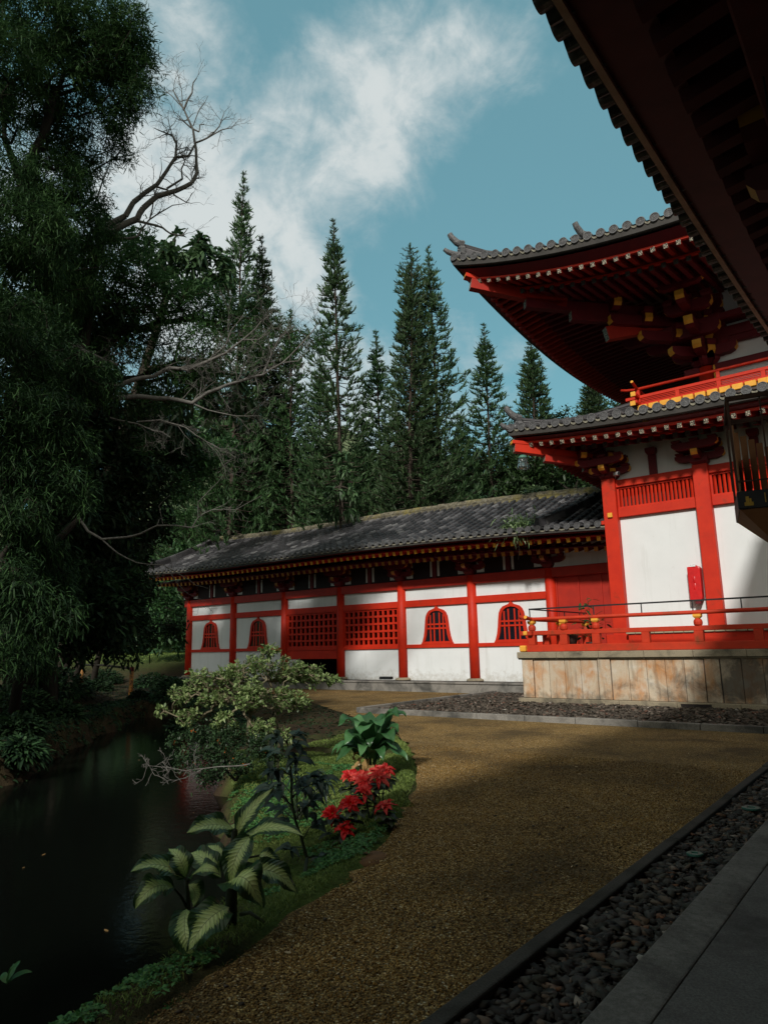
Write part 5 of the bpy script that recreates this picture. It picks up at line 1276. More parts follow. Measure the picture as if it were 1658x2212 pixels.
# Cook pines: column crowns of upswept whorls
def pine_meshes(H,Rm,seed,taper=.155,top=0.0):
    rng=np.random.default_rng(seed); A=[];B=[];ra=[];rb=[]; LB=[];LD=[];LL=[];LN=[]
    zs=np.linspace(0,H,24); wv=np.cumsum(rng.normal(size=24))*.02
    for i in range(23): A.append((wv[i],wv[i]*.5,zs[i])); B.append((wv[i+1],wv[i+1]*.5,zs[i+1])); q=lambda z:.20*(1-z/H)**.9+.015; ra.append(q(zs[i])); rb.append(q(zs[i+1]))
    z=H*.10
    while z<H-.25:
        h=H-z; R=min(Rm,taper*h+.10)*(1 if h>1 else .6); 
        if top and h<4: R=max(R,top*math.sqrt(h/4))
        nb=6 if h>2 else 4; a0=rng.random()*6.28
        for k in range(nb):
            if rng.random()<.06+.10*(math.sin(z*1.7+seed)>.8): continue
            a=a0+6.283*k/nb+rng.normal()*.15; r=R*rng.uniform(.72,1.12); zz=z+rng.normal()*.10
            d=np.array([math.cos(a),math.sin(a),0]); sag=-.10*r if h>8 else .05*r
            p=[np.array([0,0,zz]),d*r*.5+[0,0,zz+sag],d*r*.85+[0,0,zz+sag*.3+.06*r],d*r+[0,0,zz+.24*r+.05]]
            rr=[.030,.020,.013,.006]
            for i in range(3): A.append(p[i]);B.append(p[i+1]);ra.append(rr[i]*(.6+.4*min(1,h/8)));rb.append(rr[i+1])
            m=int(9+r*23); ts=.30+.70*rng.random(m)**.8 if h>5 else .08+.92*rng.random(m)
            pts=np.array(p)[:,None]; cum=np.array([0,.5,.85,1.0])
            Q=np.column_stack([np.interp(ts,cum,[u[j] for u in p]) for j in range(3)])
            D=d*.55+np.array([0,0,.75])+rng.normal(size=(m,3))*.42
            LB.append(Q);LD.append(D);LL.append(rng.uniform(.18,.42,m)*(1 if h>2 else .6))
        z+=rng.uniform(.30,.46) if h>6 else rng.uniform(.22,.32)
    V,Fq_=tube_arrays(np.array(A),np.array(B),np.array(ra),np.array(rb),4)
    LBc=np.concatenate(LB); LDc=np.concatenate(LD); LLc=np.concatenate(LL); n=len(LBc)
    V2,F2=leaf_arrays(LBc,LDc,LLc,LLc*.21,rng,-.1,N=rvec(n,rng))
    return (V,Fq_),(V2,F2,np.repeat(np.clip(rng.normal(size=n)*.2+.45,0,1),4))
PINES=[(512,375,44,1),(572,515,46,0),(739,470,41,2),(887,523,40,3),(940,520,40.5,2),(862,560,38.5,0),(821,715,44,1),(1041,690,46,2),(1133,715,45,1),(1148,745,46.5,3),(1262,788,49,0),(1289,806,50,3),(636,660,43,1),(690,760,48,0),(985,900,50,2),(600,860,47,3),(775,905,50,1),(455,760,47,2)]
VAR=[(28,2.9,21,.150,0),(28,2.5,22,.135,0),(28,3.1,23,.165,0),(28,2.8,24,.15,1.0)]
PM=[pine_meshes(*v) for v in VAR]; proto={}
PL=['tallest slender pine at far left of the row, wide gaps between its whorls','dark pine just right of the far left one, behind the pale bare twigs','big pine alone left of the middle with dense needle columns','blunt topped dense pine in the middle group of three','sharp pointed pine at right of the middle group beside the upper eave','pine at left of the middle group, in front of the blunt topped one','short pine between the lone big pine and the middle group','slim pine standing alone right of the middle group','narrow pine in the sky gap left under the upper eave','narrow pine touching its twin in the gap under the upper eave','half hidden pine above the lower roof, left of a pair','half hidden pine above the lower roof, right of a pair','low pine behind the pale bare twigs at left','low dark pine at the left foot of the big lone pine','low pine filling the gap at the foot of the sharp pointed one','low dark pine deep behind the left broadleaf trees','low dark pine right behind the foot of the big lone pine','dark pine top hidden behind the umbrella tree crown']
for k,(px_,py_,D_,v) in enumerate(PINES):
    p=atd(px_,py_,D_); g=gz(p[0],p[1]); H=p[2]-g; s=H/28; sx=(D_/44)*(1.0 if py_<720 else .95)
    s=s; sxy=sx
    if v not in proto:
        t=thing('cook_pine',PL[k],'pine tree',(p[0],p[1],g),'pines standing behind the long hall'); proto[v]=t
        (V,Fq_),(V2,F2,rn)=PM[v]
        o1=npmesh('trunk',V,Fq_,M['pinebark'],t,loc=(0,0,0)); o2=npmesh('crown',V2,F2,M['l_pine'],t,rnd=rn,loc=(0,0,0))
        proto[v]=(t,o1,o2)
    else:
        t0,a1,a2=proto[v]; t=t0.copy(); COL.objects.link(t); t['label']=PL[k]; t.location=(p[0],p[1],g)
        for a_ in (a1,a2): q=a_.copy(); COL.objects.link(q); q.parent=t
    t.rotation_euler=(.022*math.sin(k*2.1),.022*math.cos(k*3.7),k*1.3); t.scale=(sxy*1.02,sxy*1.02,s)
def pbk(l,k): return pb([(b[0],b[1],b[2]*k)+tuple(b[3:]) for b in l])
def dry(p):
    p=np.array(p,float)
    while sdf(np.array([[p[0],p[1]]]),POND)[0]<.6: p[0]-=.25; p[1]+=.1
    return p
def G3(px_,py_,D_): 
    p=dry(atd(px_,py_,D_)); return np.array([p[0],p[1],gz(p[0],p[1])])
# upper left feathery tree
b=G3(30,1480,19)
leafy_tree('feathery_tree','huge dark feathery leafed tree overhanging the top left corner','tree',b,
  [b,atd(30,1100,18.00),atd(60,800,17.40),atd(95,690,17.04),atd(100,560,16.80),atd(60,420,16.80),atd(10,300,16.56)],
  pbk([(60,40,13.5,110),(190,30,14,95),(270,110,14.3,62),(285,60,14,50),(120,170,14,90),(235,190,14.5,62),(295,200,14.2,42),(255,255,14.5,55),(300,150,14.3,45),(20,130,13,90),(20,390,13.5,90),(110,390,14,75),(180,360,15,50),(60,500,13,110),(150,470,14.5,70),(190,560,15,55),(60,620,13.5,85),(150,620,14.5,60),(220,520,15.5,42),(0,260,13.5,60),(215,440,15,36),(30,720,13.5,80),(110,700,14.5,60),(170,640,15,50),(60,210,14,80),(150,270,14.5,56),(215,120,14,70),(250,330,15,34),(120,330,14.5,56)],1.2),
  None,M['dbark'],M['l_acacia'],dens=95,nl=60,L=(.11,.20),W=.023,spread=.30,droop=.35,r_base=.26,seg=.35,r_tip=.005,alpha=.35,jit=.18,outw=.5)
# lower left feathery boughs
b=G3(-80,1500,12)
leafy_tree('feathery_tree','dark feathery leafed tree at left edge with lighter hanging tips over the pond','tree',b,
  [b,atd(-60,1300,11.5),atd(-30,1150,11),atd(20,1020,11),atd(30,900,11.3),atd(40,800,12)],
  pb([(40,900,10.5,95),(115,890,11,62),(150,960,11,52),(50,1010,10.5,90),(140,1050,10.5,52),(170,1075,10.5,30),(30,1120,10,75),(80,1180,10.5,60),(50,1310,9,78),(115,1320,9,44),(145,1335,9,26),(20,1260,9,60),(30,780,11.5,100),(130,770,12.5,70),(70,700,12.5,70),(200,820,13,60),(0,1400,9.5,70),(60,1420,10.5,60),(110,1250,11,60),(20,1180,10,60)]),
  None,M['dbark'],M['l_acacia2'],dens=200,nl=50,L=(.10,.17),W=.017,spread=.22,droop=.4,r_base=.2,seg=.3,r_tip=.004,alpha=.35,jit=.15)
# spreading acacia in the middle left with long pale limbs
b=G3(90,1440,21)
leafy_tree('acacia_tree','spreading mid green acacia behind the dead limb, left of the pines','tree',b,
  [b,atd(110,1200,20.5),atd(140,1000,20),atd(180,850,20),atd(230,740,20)],
  pb([(300,600,20,60),(370,640,20,62),(440,660,20.5,55),(330,700,20,70),(260,640,20,60),(430,740,20,62),(500,690,21,50),(540,740,21,42),(360,790,20,50),(250,760,20,60),(600,700,22,34),(640,740,22,34),(690,730,22,30),(480,640,21,34),(240,560,20,44),(300,520,20,36),(180,720,20,60),(330,860,20.5,56),(400,820,20.5,50),(250,860,20.5,60),(180,820,21,50),(460,800,21,40),(560,660,22.5,34),(300,960,21,50)]),
  None,M['bark'],M['l_pod'],dens=60,nl=45,L=(.13,.24),W=.032,spread=.40,droop=.3,r_base=.28,seg=.5,r_tip=.008,alpha=.25,jit=.2)
b=G3(120,1440,24)
leafy_tree('umbrella_tree','umbrella tree with big drooping leaf fans below the bare grey limb','tree',b,
  [b,atd(170,1200,24),atd(240,1000,24),atd(310,800,24),atd(360,640,24)],
  pb([(330,530,23.5,42),(400,530,24,46),(455,560,24,40),(495,600,24,30),(280,520,23.5,36),(240,490,23.5,26),(430,600,24,46),(360,600,24,44),(420,850,23,40),(480,870,23.5,34),(440,790,23.5,30),(380,900,23,36),(540,880,24.5,26),(520,820,24.5,26)]),
  None,M['bark'],M['l_umb'],dens=24,nl=22,L=(.30,.48),W=.13,spread=.20,droop=.55,r_base=.18,seg=.7,r_tip=.014,alpha=.25,jit=.15,up=.0)
def rounded(name,label,bl,baseP,m_,wood,L=(.14,.24),W=.05,dens=8,nl=34,spread=.5,droop=.3,group='trees crowding behind the pond',rb=.16):
    p=pb(bl); b=G3(*baseP); top=np.array(p[0][:3]); 
    return leafy_tree(name,label,'tree',b,[b,b*.66+top*.34*np.array([1,1,1]),b*.35+top*.65],p,None,wood,m_,dens=dens,nl=nl,L=L,W=W,spread=spread,droop=droop,r_base=rb,seg=.7,r_tip=.01,alpha=.25,group=group,jit=.15)
rounded('rounded_tree','bright fine leafed rounded tree by the left end of the hall roof',[(455,1090,40,44),(400,1060,40,40),(490,1070,40,30),(430,1020,40,36),(510,1100,40,26),(440,1150,40,40),(380,1130,40,44),(500,1140,40,22),(390,960,40,40),(420,900,41,34),(370,1010,40,40)],(430,1440,40),M['l_pod'],M['dbark'],(.14,.26),.045,26,55,.45)
for k,(bl,bs,mt,lab) in enumerate([
  ([(320,900,26,70),(260,960,26,70),(360,960,26,60),(300,1040,25,70),(230,1060,25,70)],(130,1440,26),'l_dark','dark dense tree behind the dead branch, left of the bright rounded one'),
  ([(170,1100,23,80),(100,1180,22,80),(210,1200,22,80),(160,1290,21,85),(250,1290,22,70)],(80,1450,23),'l_dark','very dark bushy tree low at left behind the feathery boughs'),
  ([(270,1180,27,64),(240,1270,25,70),(290,1260,28,46),(280,1340,27,46),(250,1350,26,44),(330,1365,30,26),(190,1365,27,34),(375,1360,31,20)],(150,1440,27),'l_dark','dark shrubby tree beside the left end of the long hall'),
  ([(90,860,24,90),(170,900,25,80),(60,960,24,80),(200,800,26,60)],(110,1440,25),'l_dark','tall dark tree crown at left behind the feathery trees'),
  ([(150,1240,18,70),(220,1300,19,60),(260,1240,20,50),(120,1320,18,60),(270,1330,20,36)],(60,1460,19),'l_dark','dark undergrowth tree rising behind the far bank'),
  ([(100,560,19,90),(180,640,19,80),(60,700,19,90),(150,760,20,80),(230,700,21,60)],(120,1450,19),'l_dark','dark tree crown filling in behind the top left feathery tree'),
  ([(130,860,18,90),(220,930,19,80),(150,1000,18,90),(250,1030,20,80),(120,1120,17,80),(230,1130,19,80),(300,1120,21,70)],(70,1450,19),'l_dark','big dark tree behind the pond between the edge boughs and the dead limbs'),
  ([(330,900,30,60),(400,960,31,56),(350,1040,30,56),(280,980,29,56),(430,1010,32,40),(480,980,33,40)],(200,1440,32),'l_mid','mid green tree glimpsed behind the dead bough left of the hall'),
  ([(365,1340,41,34),(350,1290,42,34),(380,1380,41,24),(330,1370,40,34),(350,1250,43,40),(400,1200,44,40)],(420,1420,46),'l_mid','leafy green tree just behind the left corner of the long hall'),
  ([(590,790,43,50),(560,860,43,50),(620,860,43,40),(530,900,43,44),(500,960,43,50),(570,960,43,46),(620,950,43,36)],(560,1400,43),'l_hill','dark leafy tree under the pale twig cloud left of the lone big pine'),
  ([(50,1350,19,70),(130,1380,19,60),(210,1380,21,60),(270,1385,23,44),(-30,1380,18,60)],(100,1460,20),'l_dark','black green thicket tree low on the far bank at left'),
  ([(540,940,44,55),(500,1000,44,55),(580,1010,44,55),(530,1070,43,50),(600,1080,43,40)],(540,1400,44),'l_hill','dark tree behind the left part of the hall ridge'),
  ([(680,1000,47,55),(640,1050,46,50),(720,1060,46,45),(690,1090,45,34)],(680,1400,47),'l_hill','dark tree behind the hall ridge left of the small umbrella tree'),
  ([(800,1010,48,55),(770,1060,47,50),(850,1060,47,45),(820,1090,46,30)],(810,1400,48),'l_hill','dark tree behind the hall ridge under the middle pines'),
  ([(930,1000,48,55),(960,1040,47,50),(900,1060,47,45),(1000,1010,48,40)],(940,1400,48),'l_hill','dark tree behind the hall ridge under the pointed pine'),
  ([(1080,990,46,46),(1120,1010,44,44),(1050,1030,45,40),(1160,1030,42,36),(1200,1030,42,26),(1100,1050,42,34)],(1110,1400,45),'l_mid','leafy green tree behind the hall ridge beside the pavilion corner'),
  ([(1215,1020,40,34),(1250,1030,40,24),(1180,1015,41,30)],(1220,1400,41),'l_mid','pale green leafy tree half hidden behind the lower roof corner'),
  ([(1240,905,56,30),(1300,895,57,26),(1340,880,58,20),(1200,915,56,22)],(1270,1400,57),'l_hill','distant low tree seen over the lower roof of the pavilion'),
  ([(450,860,50,40),(520,880,52,40),(470,930,49,40)],(480,1400,50),'l_hill','distant dark tree between the umbrella tree and the low pines'),
  ]):
    far=bs[2]>40
    rounded('bushy_tree',lab,bl,bs,M[mt],M['dbark'],(.22,.42) if far else (.16,.30),.13 if far else .085,9 if far else 30,50,.75 if far else .5)
# unseen trees added outside the frame to shade the left bank, pond and hall
for nm_,lab,bx_,by_,bls in (('bushy_tree','shade tree on the near left bank behind the camera',-12.5,-4.0,[(-12,-4,9.5,2.6),(-9.5,-3.2,10.5,2.0),(-14.5,-5,9,2.4),(-11,-6.5,10.5,2.4),(-8,-5,12,1.8),(-13,-2,11.5,2)]),
                       ('bushy_tree','shade tree beside the pond, left of the camera',-15.5,1.5,[(-15.5,1.5,7,2.2),(-14,3,9,2),(-17,0,8,2.2),(-15,0,11,2.4),(-17.5,3,10.5,2.2),(-13.2,.5,6,1.4),(-15.5,3.5,5,1.7)]),
                       ('bushy_tree','tall shade tree on the far bank, just past the left edge of the view',-23.5,5.0,[(-21.5,6,11.5,2.2),(-23.5,5,12.5,2.6),(-25.5,7,11,2.4),(-20.6,4.5,13.5,1.8),(-22,3,14.5,2.2),(-25,4,14,2.4),(-27,8,12,2.2)])):
    b=np.array([bx_,by_,gz(bx_,by_)]); c_=np.array(bls[0][:3])
    leafy_tree(nm_,lab,'tree',b,[b,b*.6+c_*.4,b*.25+c_*.75],bls,None,M['dbark'],M['l_dark'],dens=9,nl=60,L=(.2,.34),W=.11,spread=.6,r_base=.22,seg=.8,r_tip=.012,alpha=.25,group='trees crowding behind the pond')
# small umbrella tree above the ridge
b=G3(735,1400,33)
leafy_tree('umbrella_tree','small pale green umbrella tree right above the mossy hall ridge','tree',b,[b,atd(735,1200,33),atd(735,1050,33)],
  pb([(735,1015,33,17),(722,1060,33,17),(755,1065,33,16),(735,1100,33,20),(705,1105,33,16),(760,1105,33,15),(738,985,33,10)]),None,M['bark'],M['l_umb'],dens=30,nl=16,L=(.28,.42),W=.12,spread=.12,droop=.45,r_base=.08,seg=.5,r_tip=.012,up=.1)
# ---------------------------------------------------------------- bare limbs drawn as polylines
def limbs(name,label,cat,lines,D,r0,mat,rng,twigs=0,twl=.5,group=None,base=None,tw2=2,trunk=None,thin=.78):
    A=[];B=[];ra=[];rb=[]; tips=[]
    allp=[]
    for ln in lines:
        pts,w0,w1=ln; P3=[atd(x,y,D+dd) for x,y,dd in [(q[0],q[1],q[2] if len(q)>2 else 0) for q in pts]]
        # smooth subdivide with slight crookedness
        Q=[P3[0]]
        for a,b_ in zip(P3[:-1],P3[1:]):
            L=np.linalg.norm(b_-a); m=max(2,int(L/.22))
            for i in range(1,m+1):
                p=a+(b_-a)*i/m
                if i<m: p=p+rng.normal(size=3)*.018*min(1,L)
                Q.append(p)
        n=len(Q); w=np.linspace(w0,w1,n)*thin
        for i in range(n-1): A.append(Q[i]);B.append(Q[i+1]);ra.append(w[i]);rb.append(w[i+1])
        allp+= [(Q[i],unit(Q[i+1]-Q[i]),w[i]) for i in range(n//3,n-1)]
    for _ in range(twigs):
        p,d,w=allp[rng.integers(len(allp))]; dd=unit(d*.8+rng.normal(size=3)*.8+[0,0,.25]); L=twl*rng.uniform(.5,1.3); q=p.copy(); ww=min(w*.6,.014)
        stack=[(q,dd,L,ww,0)]
        while stack:
            q,dd,L,ww,lv=stack.pop(); m=4
            for i in range(m):
                dd=unit(dd+rng.normal(size=3)*.22); q2=q+dd*L/m; w2=max(.0025,ww*.8); A.append(q);B.append(q2);ra.append(ww);rb.append(w2); q=q2; ww=w2
                if lv<tw2 and rng.random()<.65: stack.append((q,unit(dd+rng.normal(size=3)*.7),L*.6,ww*.75,lv+1))
    V,Fc=tube_arrays(np.array(A),np.array(B),np.array(ra),np.array(rb),6)
    t=thing(name,label,cat,tuple(base),group); npmesh('limbs',V,Fc,mat,t,smooth=True)
    if trunk:
        mb=MB(); P3=[atd(q[0],q[1],D) for q in trunk[0]]; P3[0]=dry(P3[0]); P3[0][2]=gz(P3[0][0],P3[0][1])-.2; mb.tube(P3,list(np.linspace(trunk[1],trunk[2],len(P3))),10); mb.build('trunk',M['dbark'],t,smooth=True)
    return t
cq=lambda l:[(x*.4234,y*.4234) for x,y in l]
rng=np.random.default_rng(31); base=G3(250,1440,19.5)
limbs('bare_tree','dead pale grey tree with forked leafless limbs against the sky','dead tree',[
 (cq([(520,1200),(560,1140),(640,1100),(680,1030),(740,980),(800,940),(850,870),(895,800),(900,730),(880,690),(830,670),(785,650)]),.12,.012),
 (cq([(540,1200),(600,1160),(700,1115),(730,1060),(800,1000),(900,970),(980,930),(1005,880),(1000,760),(985,660),(940,560),(890,470)]),.13,.02),
 (cq([(1000,725),(1060,700),(1120,640),(1140,585)]),.035,.012),(cq([(1060,700),(1130,660),(1180,650),(1222,605)]),.025,.006),
 (cq([(935,560),(960,500),(980,470),(985,420),(1003,395)]),.04,.015),(cq([(930,540),(925,450),(910,390),(905,340)]),.018,.004),(cq([(930,545),(880,490),(830,450),(800,415)]),.02,.004),
 (cq([(985,640),(1015,560),(1045,520),(1062,485)]),.02,.006),(cq([(985,655),(1015,670),(1018,635),(1042,630)]),.03,.012),(cq([(975,650),(940,620),(918,600)]),.03,.014),
 (cq([(895,800),(960,795),(990,740)]),.05,.03),(cq([(800,950),(850,965),(900,1000),(950,1030),(980,985)]),.035,.01),(cq([(850,960),(930,910),(925,860),(942,820),(915,770)]),.04,.012),
 (cq([(700,1125),(760,1140),(830,1160),(870,1190),(930,1200),(960,1160)]),.05,.012),(cq([(550,1195),(620,1215),(700,1205),(760,1120),(880,1045),(960,1030)]),.05,.008),
 (cq([(765,1110),(800,960),(825,860),(820,800)]),.03,.006),(cq([(480,1050),(520,930),(570,800),(640,790),(665,775)]),.035,.006),(cq([(890,470),(880,455)]),.02,.015)],
 19,.1,M['pbark'],rng,twigs=90,twl=.55,base=base,tw2=2,trunk=([(100,1440),(130,1100),(175,800),(198,600),(221,506)],.16,.125))
cr=lambda l:[(x*.4234,648+y*.4234) for x,y in l]
rng=np.random.default_rng(33); base=G3(150,1450,18)
limbs('bare_tree','long crooked lichen grey limbs reaching right across the acacia, ending in pale twigs','dead tree',[
 (cr([(560,450),(620,430),(700,400),(780,390),(860,345),(960,355),(1060,310),(1150,270),(1240,200),(1330,110),(1390,60)]),.09,.012),
 (cr([(560,490),(600,500),(700,490),(800,500),(860,500),(980,525),(1060,470),(1160,430),(1260,400),(1340,380),(1440,320),(1520,240),(1600,150),(1630,110)]),.10,.010),
 (cr([(1060,310),(1150,230),(1180,150),(1250,60)]),.035,.008),(cr([(1340,380),(1380,290),(1420,200),(1500,130)]),.035,.008),(cr([(1240,200),(1320,200),(1380,160)]),.03,.008),
 (cr([(1440,320),(1520,310),(1580,250)]),.025,.006),(cr([(980,525),(1060,560),(1200,590),(1330,590)]),.03,.006),
 (cr([(0,240),(80,215),(200,170),(330,190),(430,260),(520,300),(600,330)]),.13,.05),(cr([(700,620),(820,610),(950,650),(1050,720),(1200,800)]),.03,.006),
 (cr([(560,600),(700,630),(870,700)]),.04,.01)],
 18.5,.1,M['pbark'],rng,twigs=100,twl=.7,base=base,tw2=3,trunk=([(60,1450),(90,1200),(170,950),(240,840)],.16,.09))
rng=np.random.default_rng(35); base=G3(120,1470,15)
limbs('bare_tree','dead crooked bough hanging over the left end of the hall roof','dead branch',[
 (cr([(400,1110),(450,1180),(520,1220),(640,1210),(720,1190),(800,1150),(900,1150),(980,1160),(1010,1110),(1080,1070),(1200,1070),(1330,1000)]),.055,.006),
 (cr([(1010,1110),(1010,1030),(1060,980),(1110,930),(1150,870)]),.018,.005),(cr([(830,1140),(810,1050),(870,990)]),.016,.005),
 (cr([(520,1220),(600,1290),(700,1340),(830,1350),(920,1400),(1000,1455),(1060,1470)]),.032,.006),(cr([(850,1360),(900,1440),(960,1500),(1050,1535)]),.014,.004),
 (cr([(980,1160),(1035,1140)]),.02,.006),(cr([(1080,1070),(1150,1040),(1180,1010)]),.012,.004),(cr([(850,1360),(820,1450),(800,1530)]),.010,.003)],
 15,.1,M['pbark'],rng,twigs=16,twl=.35,base=base,tw2=1,thin=.6,trunk=([(30,1470),(70,1280),(120,1170),(171,1119)],.12,.055))
# wooded slope that closes the view behind everything
rng=np.random.default_rng(41); n=60000; a=np.radians(rng.uniform(-86,8,n)); D_=rng.uniform(52,120,n)**1.0; xx=np.sin(a)*D_; yy=np.cos(a)*D_; z=hz(np.column_stack([xx,yy])); ht=rng.random(n)**.8*(4.5+2.5*np.sin(xx*.21)*np.sin(yy*.17+1)); B=np.column_stack([xx,yy,z+ht])
V,Fc=leaf_arrays(B,rvec(n,rng)+[0,0,.4],rng.uniform(.6,1.3,n),.5,rng,.3)
o=npmesh('wooded_slope',V,Fc,M['l_hill'],rnd=np.repeat(rng.random(n),4)); tag(o,'dark wooded hillside rising behind the pines','forest',kind='stuff')
# ---------------------------------------------------------------- bank vegetation
rng=np.random.default_rng(51)
def bankpts(n,x0,x1,y0,y1,cond):
    Pq=np.column_stack([rng.uniform(x0,x1,n),rng.uniform(y0,y1,n)]); return Pq[cond(Pq)]
def ongrass(Pq): 
    a=sdf(Pq,PATH); b_=sdf(Pq,POND); return (a>-.03-.10*rng.random(len(Pq))**2*(np.sin(Pq[:,1]*5)>0))&(b_>.02)&(Pq[:,0]<-2.6)
Pq=bankpts(230000,-9,-2.6,-.5,11,ongrass); n=len(Pq); z=hz(Pq)
k=wob(Pq,1.6,77); L=rng.uniform(.025,.07,n)*(1+.4*k); L=np.clip(L,.018,.14)
V,Fc=leaf_arrays(np.column_stack([Pq,z-.005]),rvec(n,rng)*[1,1,.2]*.7+[0,0,1.0],L,.0055+.004*(Pq[:,1]>5),rng,.4)
o=npmesh('bank_grass',V,Fc,M['l_grass'],rnd=np.repeat(np.clip(.45+.25*k+rng.normal(size=n)*.18,0,1),4)); tag(o,'short uneven grass covering the pond bank beside the gravel','grass',kind='stuff')
Pq=bankpts(30000,-8.5,-2.9,1.5,8,ongrass); kk=wob(Pq,1.1,31)+.8*(np.abs(Pq[:,1]-4.4)<1.3); Pq=Pq[kk>.35]; m=len(Pq); q=5; Bc=np.repeat(np.column_stack([Pq,hz(Pq)+.015]),q,0); n=len(Bc)
V,Fc=leaf_arrays(Bc,rvec(n,rng)*[1,1,.25]+[0,0,.45],rng.uniform(.02,.045,n),.018,rng,.5,widest=.8)
o=npmesh('bank_weeds',V,Fc,M['l_weed'],rnd=np.repeat(rng.random(n),4)); tag(o,'low broad leafed weeds among the bank grass','weeds',kind='stuff')
# far bank ground cover, litter and lawn
def far(Pq): b_=sdf(Pq,POND); return (b_>.05)&(sdf(Pq,PATH)>.1)&((Pq[:,0]<-10)|(Pq[:,1]>9))
Pq=bankpts(60000,-44,-9,2,21,far); n=len(Pq); z=hz(Pq); k=wob(Pq,.8,13)
V,Fc=leaf_arrays(np.column_stack([Pq,z-.01]),rvec(n,rng)*[1,1,.3]+[0,0,.7],rng.uniform(.06,.16,n),.035,rng,.6)
o=npmesh('far_bank_cover',V,Fc,M['l_dark'],rnd=np.repeat(np.clip(.5+.3*k+rng.normal(size=n)*.25,0,1),4)); tag(o,'dark ground cover and litter on the far side of the pond','ground cover',kind='stuff')
Pq=bankpts(30000,-62,-34,18,44,lambda q:(-.8*q[:,0]+.6*q[:,1]>43)); n=len(Pq); z=hz(Pq)
V,Fc=leaf_arrays(np.column_stack([Pq,z-.01]),rvec(n,rng)*[1,1,.2]+[0,0,.9],rng.uniform(.08,.16,n),.05,rng,.4)
o=npmesh('far_lawn_grass',V,Fc,M['l_grass'],rnd=np.repeat(rng.random(n),4)); tag(o,'strip of sunlit green lawn left of the long hall','lawn',kind='stuff')
Pq=bankpts(90000,-24,-9,0,17,lambda q:(lambda b_:(b_>-.22)&(b_<.9)&(sdf(q,PATH)>.2)&((q[:,0]<-9.5)))(sdf(q,POND))); n=len(Pq); z=hz(Pq); k=wob(Pq,1.7,19); kp=k>-.9; Pq=Pq[kp]; z=z[kp]; n=len(Pq)
V,Fc=leaf_arrays(np.column_stack([Pq,z+.02]),rvec(n,rng)*[1,1,.4]+[.25,-.1,.35],rng.uniform(.08,.2,n),.045,rng,.7)
o=npmesh('pond_edge_ferns',V,Fc,M['l_dark'],rnd=np.repeat(rng.random(n),4)); tag(o,'dark ferns and leaves hanging over the far pond margin','ground cover',kind='stuff')
# fern bushes on the far bank
FB=[(210,1440,30,30,'fern mound in front of the far lawn, left of the hall'),(375,1500,24,44,'dark bush closing the far end of the pond below the hall'),(405,1530,20,40,'dark bush at the pond end behind the pale shrub'),(110,1440,23,70,'tall dark undergrowth under the trees at left of the far bank'),(30,1420,17,80,'tall black green thicket at the left frame edge'),(230,1400,36,30,'dark bush beyond the barrier, left of the far lawn'),(60,1460,20,60,'dark fern bank at the left edge above the pond'),(330,1445,32,34,'low dark bush beside the left hall corner'),(130,1520,17,40,'dark undergrowth sloping to the pond at left'),(30,1560,14,50,'dark fern clump at far left over the water'),(370,1455,33,24,'small dark shrub at the foot of the hall corner pillar'),(40,1640,12,36,'fern fronds at the lower left pond margin'),(300,1530,24,18,'leafy clump hanging over the far pond edge')]
for px_,py_,D_,r_,lab in FB:
    p=atd(px_,py_,D_); R_=r_*D_/F; g=gz(p[0],p[1]); n=int(1500*max(1,R_/.8)**2); rng2=np.random.default_rng(int(px_)); d=rvec(n,rng2); d[:,2]=np.abs(d[:,2]); B=np.array([p[0],p[1],g])+d*R_*rng2.random((n,1))**.4*[1.2,1.2,.9]
    t=thing('fern_bush',lab,'bush',(p[0],p[1],g),'dark bushes along the far bank')
    V,Fc=leaf_arrays(B,d+rvec(n,rng2)*.6,rng2.uniform(.12,.3,n),.06,rng2,.5); npmesh('foliage',V,Fc,M['l_dark'],t,rnd=np.repeat(rng2.random(n),4))
    st_=MB()
    for q in range(5): a_=q*1.26; st_.tube([(p[0],p[1],g-.05),(p[0]+R_*.5*math.cos(a_),p[1]+R_*.5*math.sin(a_),g+R_*.6)],[.03,.01],5)
    st_.build('stems',M['dbark'],t)
# ---------------------------------------------------------------- pale variegated shrub
rng=np.random.default_rng(61); b=np.array([-7.95,7.1,-.05])
bl=pb([(560,1440,10,46),(500,1460,10,50),(620,1450,10.3,50),(440,1470,9.8,44),(670,1460,10.5,40),(715,1468,10.6,22),(390,1500,9.6,34),(460,1510,9.6,40),(540,1500,9.5,52),(620,1510,9.9,44),(350,1535,9.4,22),(410,1550,9.3,34),(480,1560,9.3,36),(560,1570,9.4,34),(610,1590,9.6,24),(580,1405,10.2,26),(650,1520,10,26)])
bl=[q[:4]+(.62,) for q in bl]
tr_=[b,np.array(atd(535,1640,9.9)),np.array(atd(535,1590,9.9)),np.array(atd(540,1540,9.9))]
t=thing('variegated_shrub','big pale green variegated shrub of zigzag twigs beside the pond','shrub',tuple(b))
tg=blob_targets(bl,1900,rng,.25); A,par,r_,tips=skeleton(tr_,tg,seg=.07,alpha=.28,jit=.55,r_tip=.0028,r_base=.035,expo=.42,rng=rng)
i=np.arange(1,len(A)); V,Fc=tube_arrays(A[par[i]],A[i],r_[par[i]],r_[i],4)
TW=simple('pale_shrub_twig',(.20,.17,.11),(.11,.095,.06),20,.8,60,.3,.2); npmesh('branches',V,Fc,TW,t)
for ex_ in ((-7.7,7.35),(-8.2,6.9)):
    mb=MB(); mb.tube([(ex_[0],ex_[1],-.1),(ex_[0]+.04,ex_[1],.35),(ex_[0]-.05,ex_[1],.7)],[.024,.02,.015],6); mb.build('stem',TW,t)
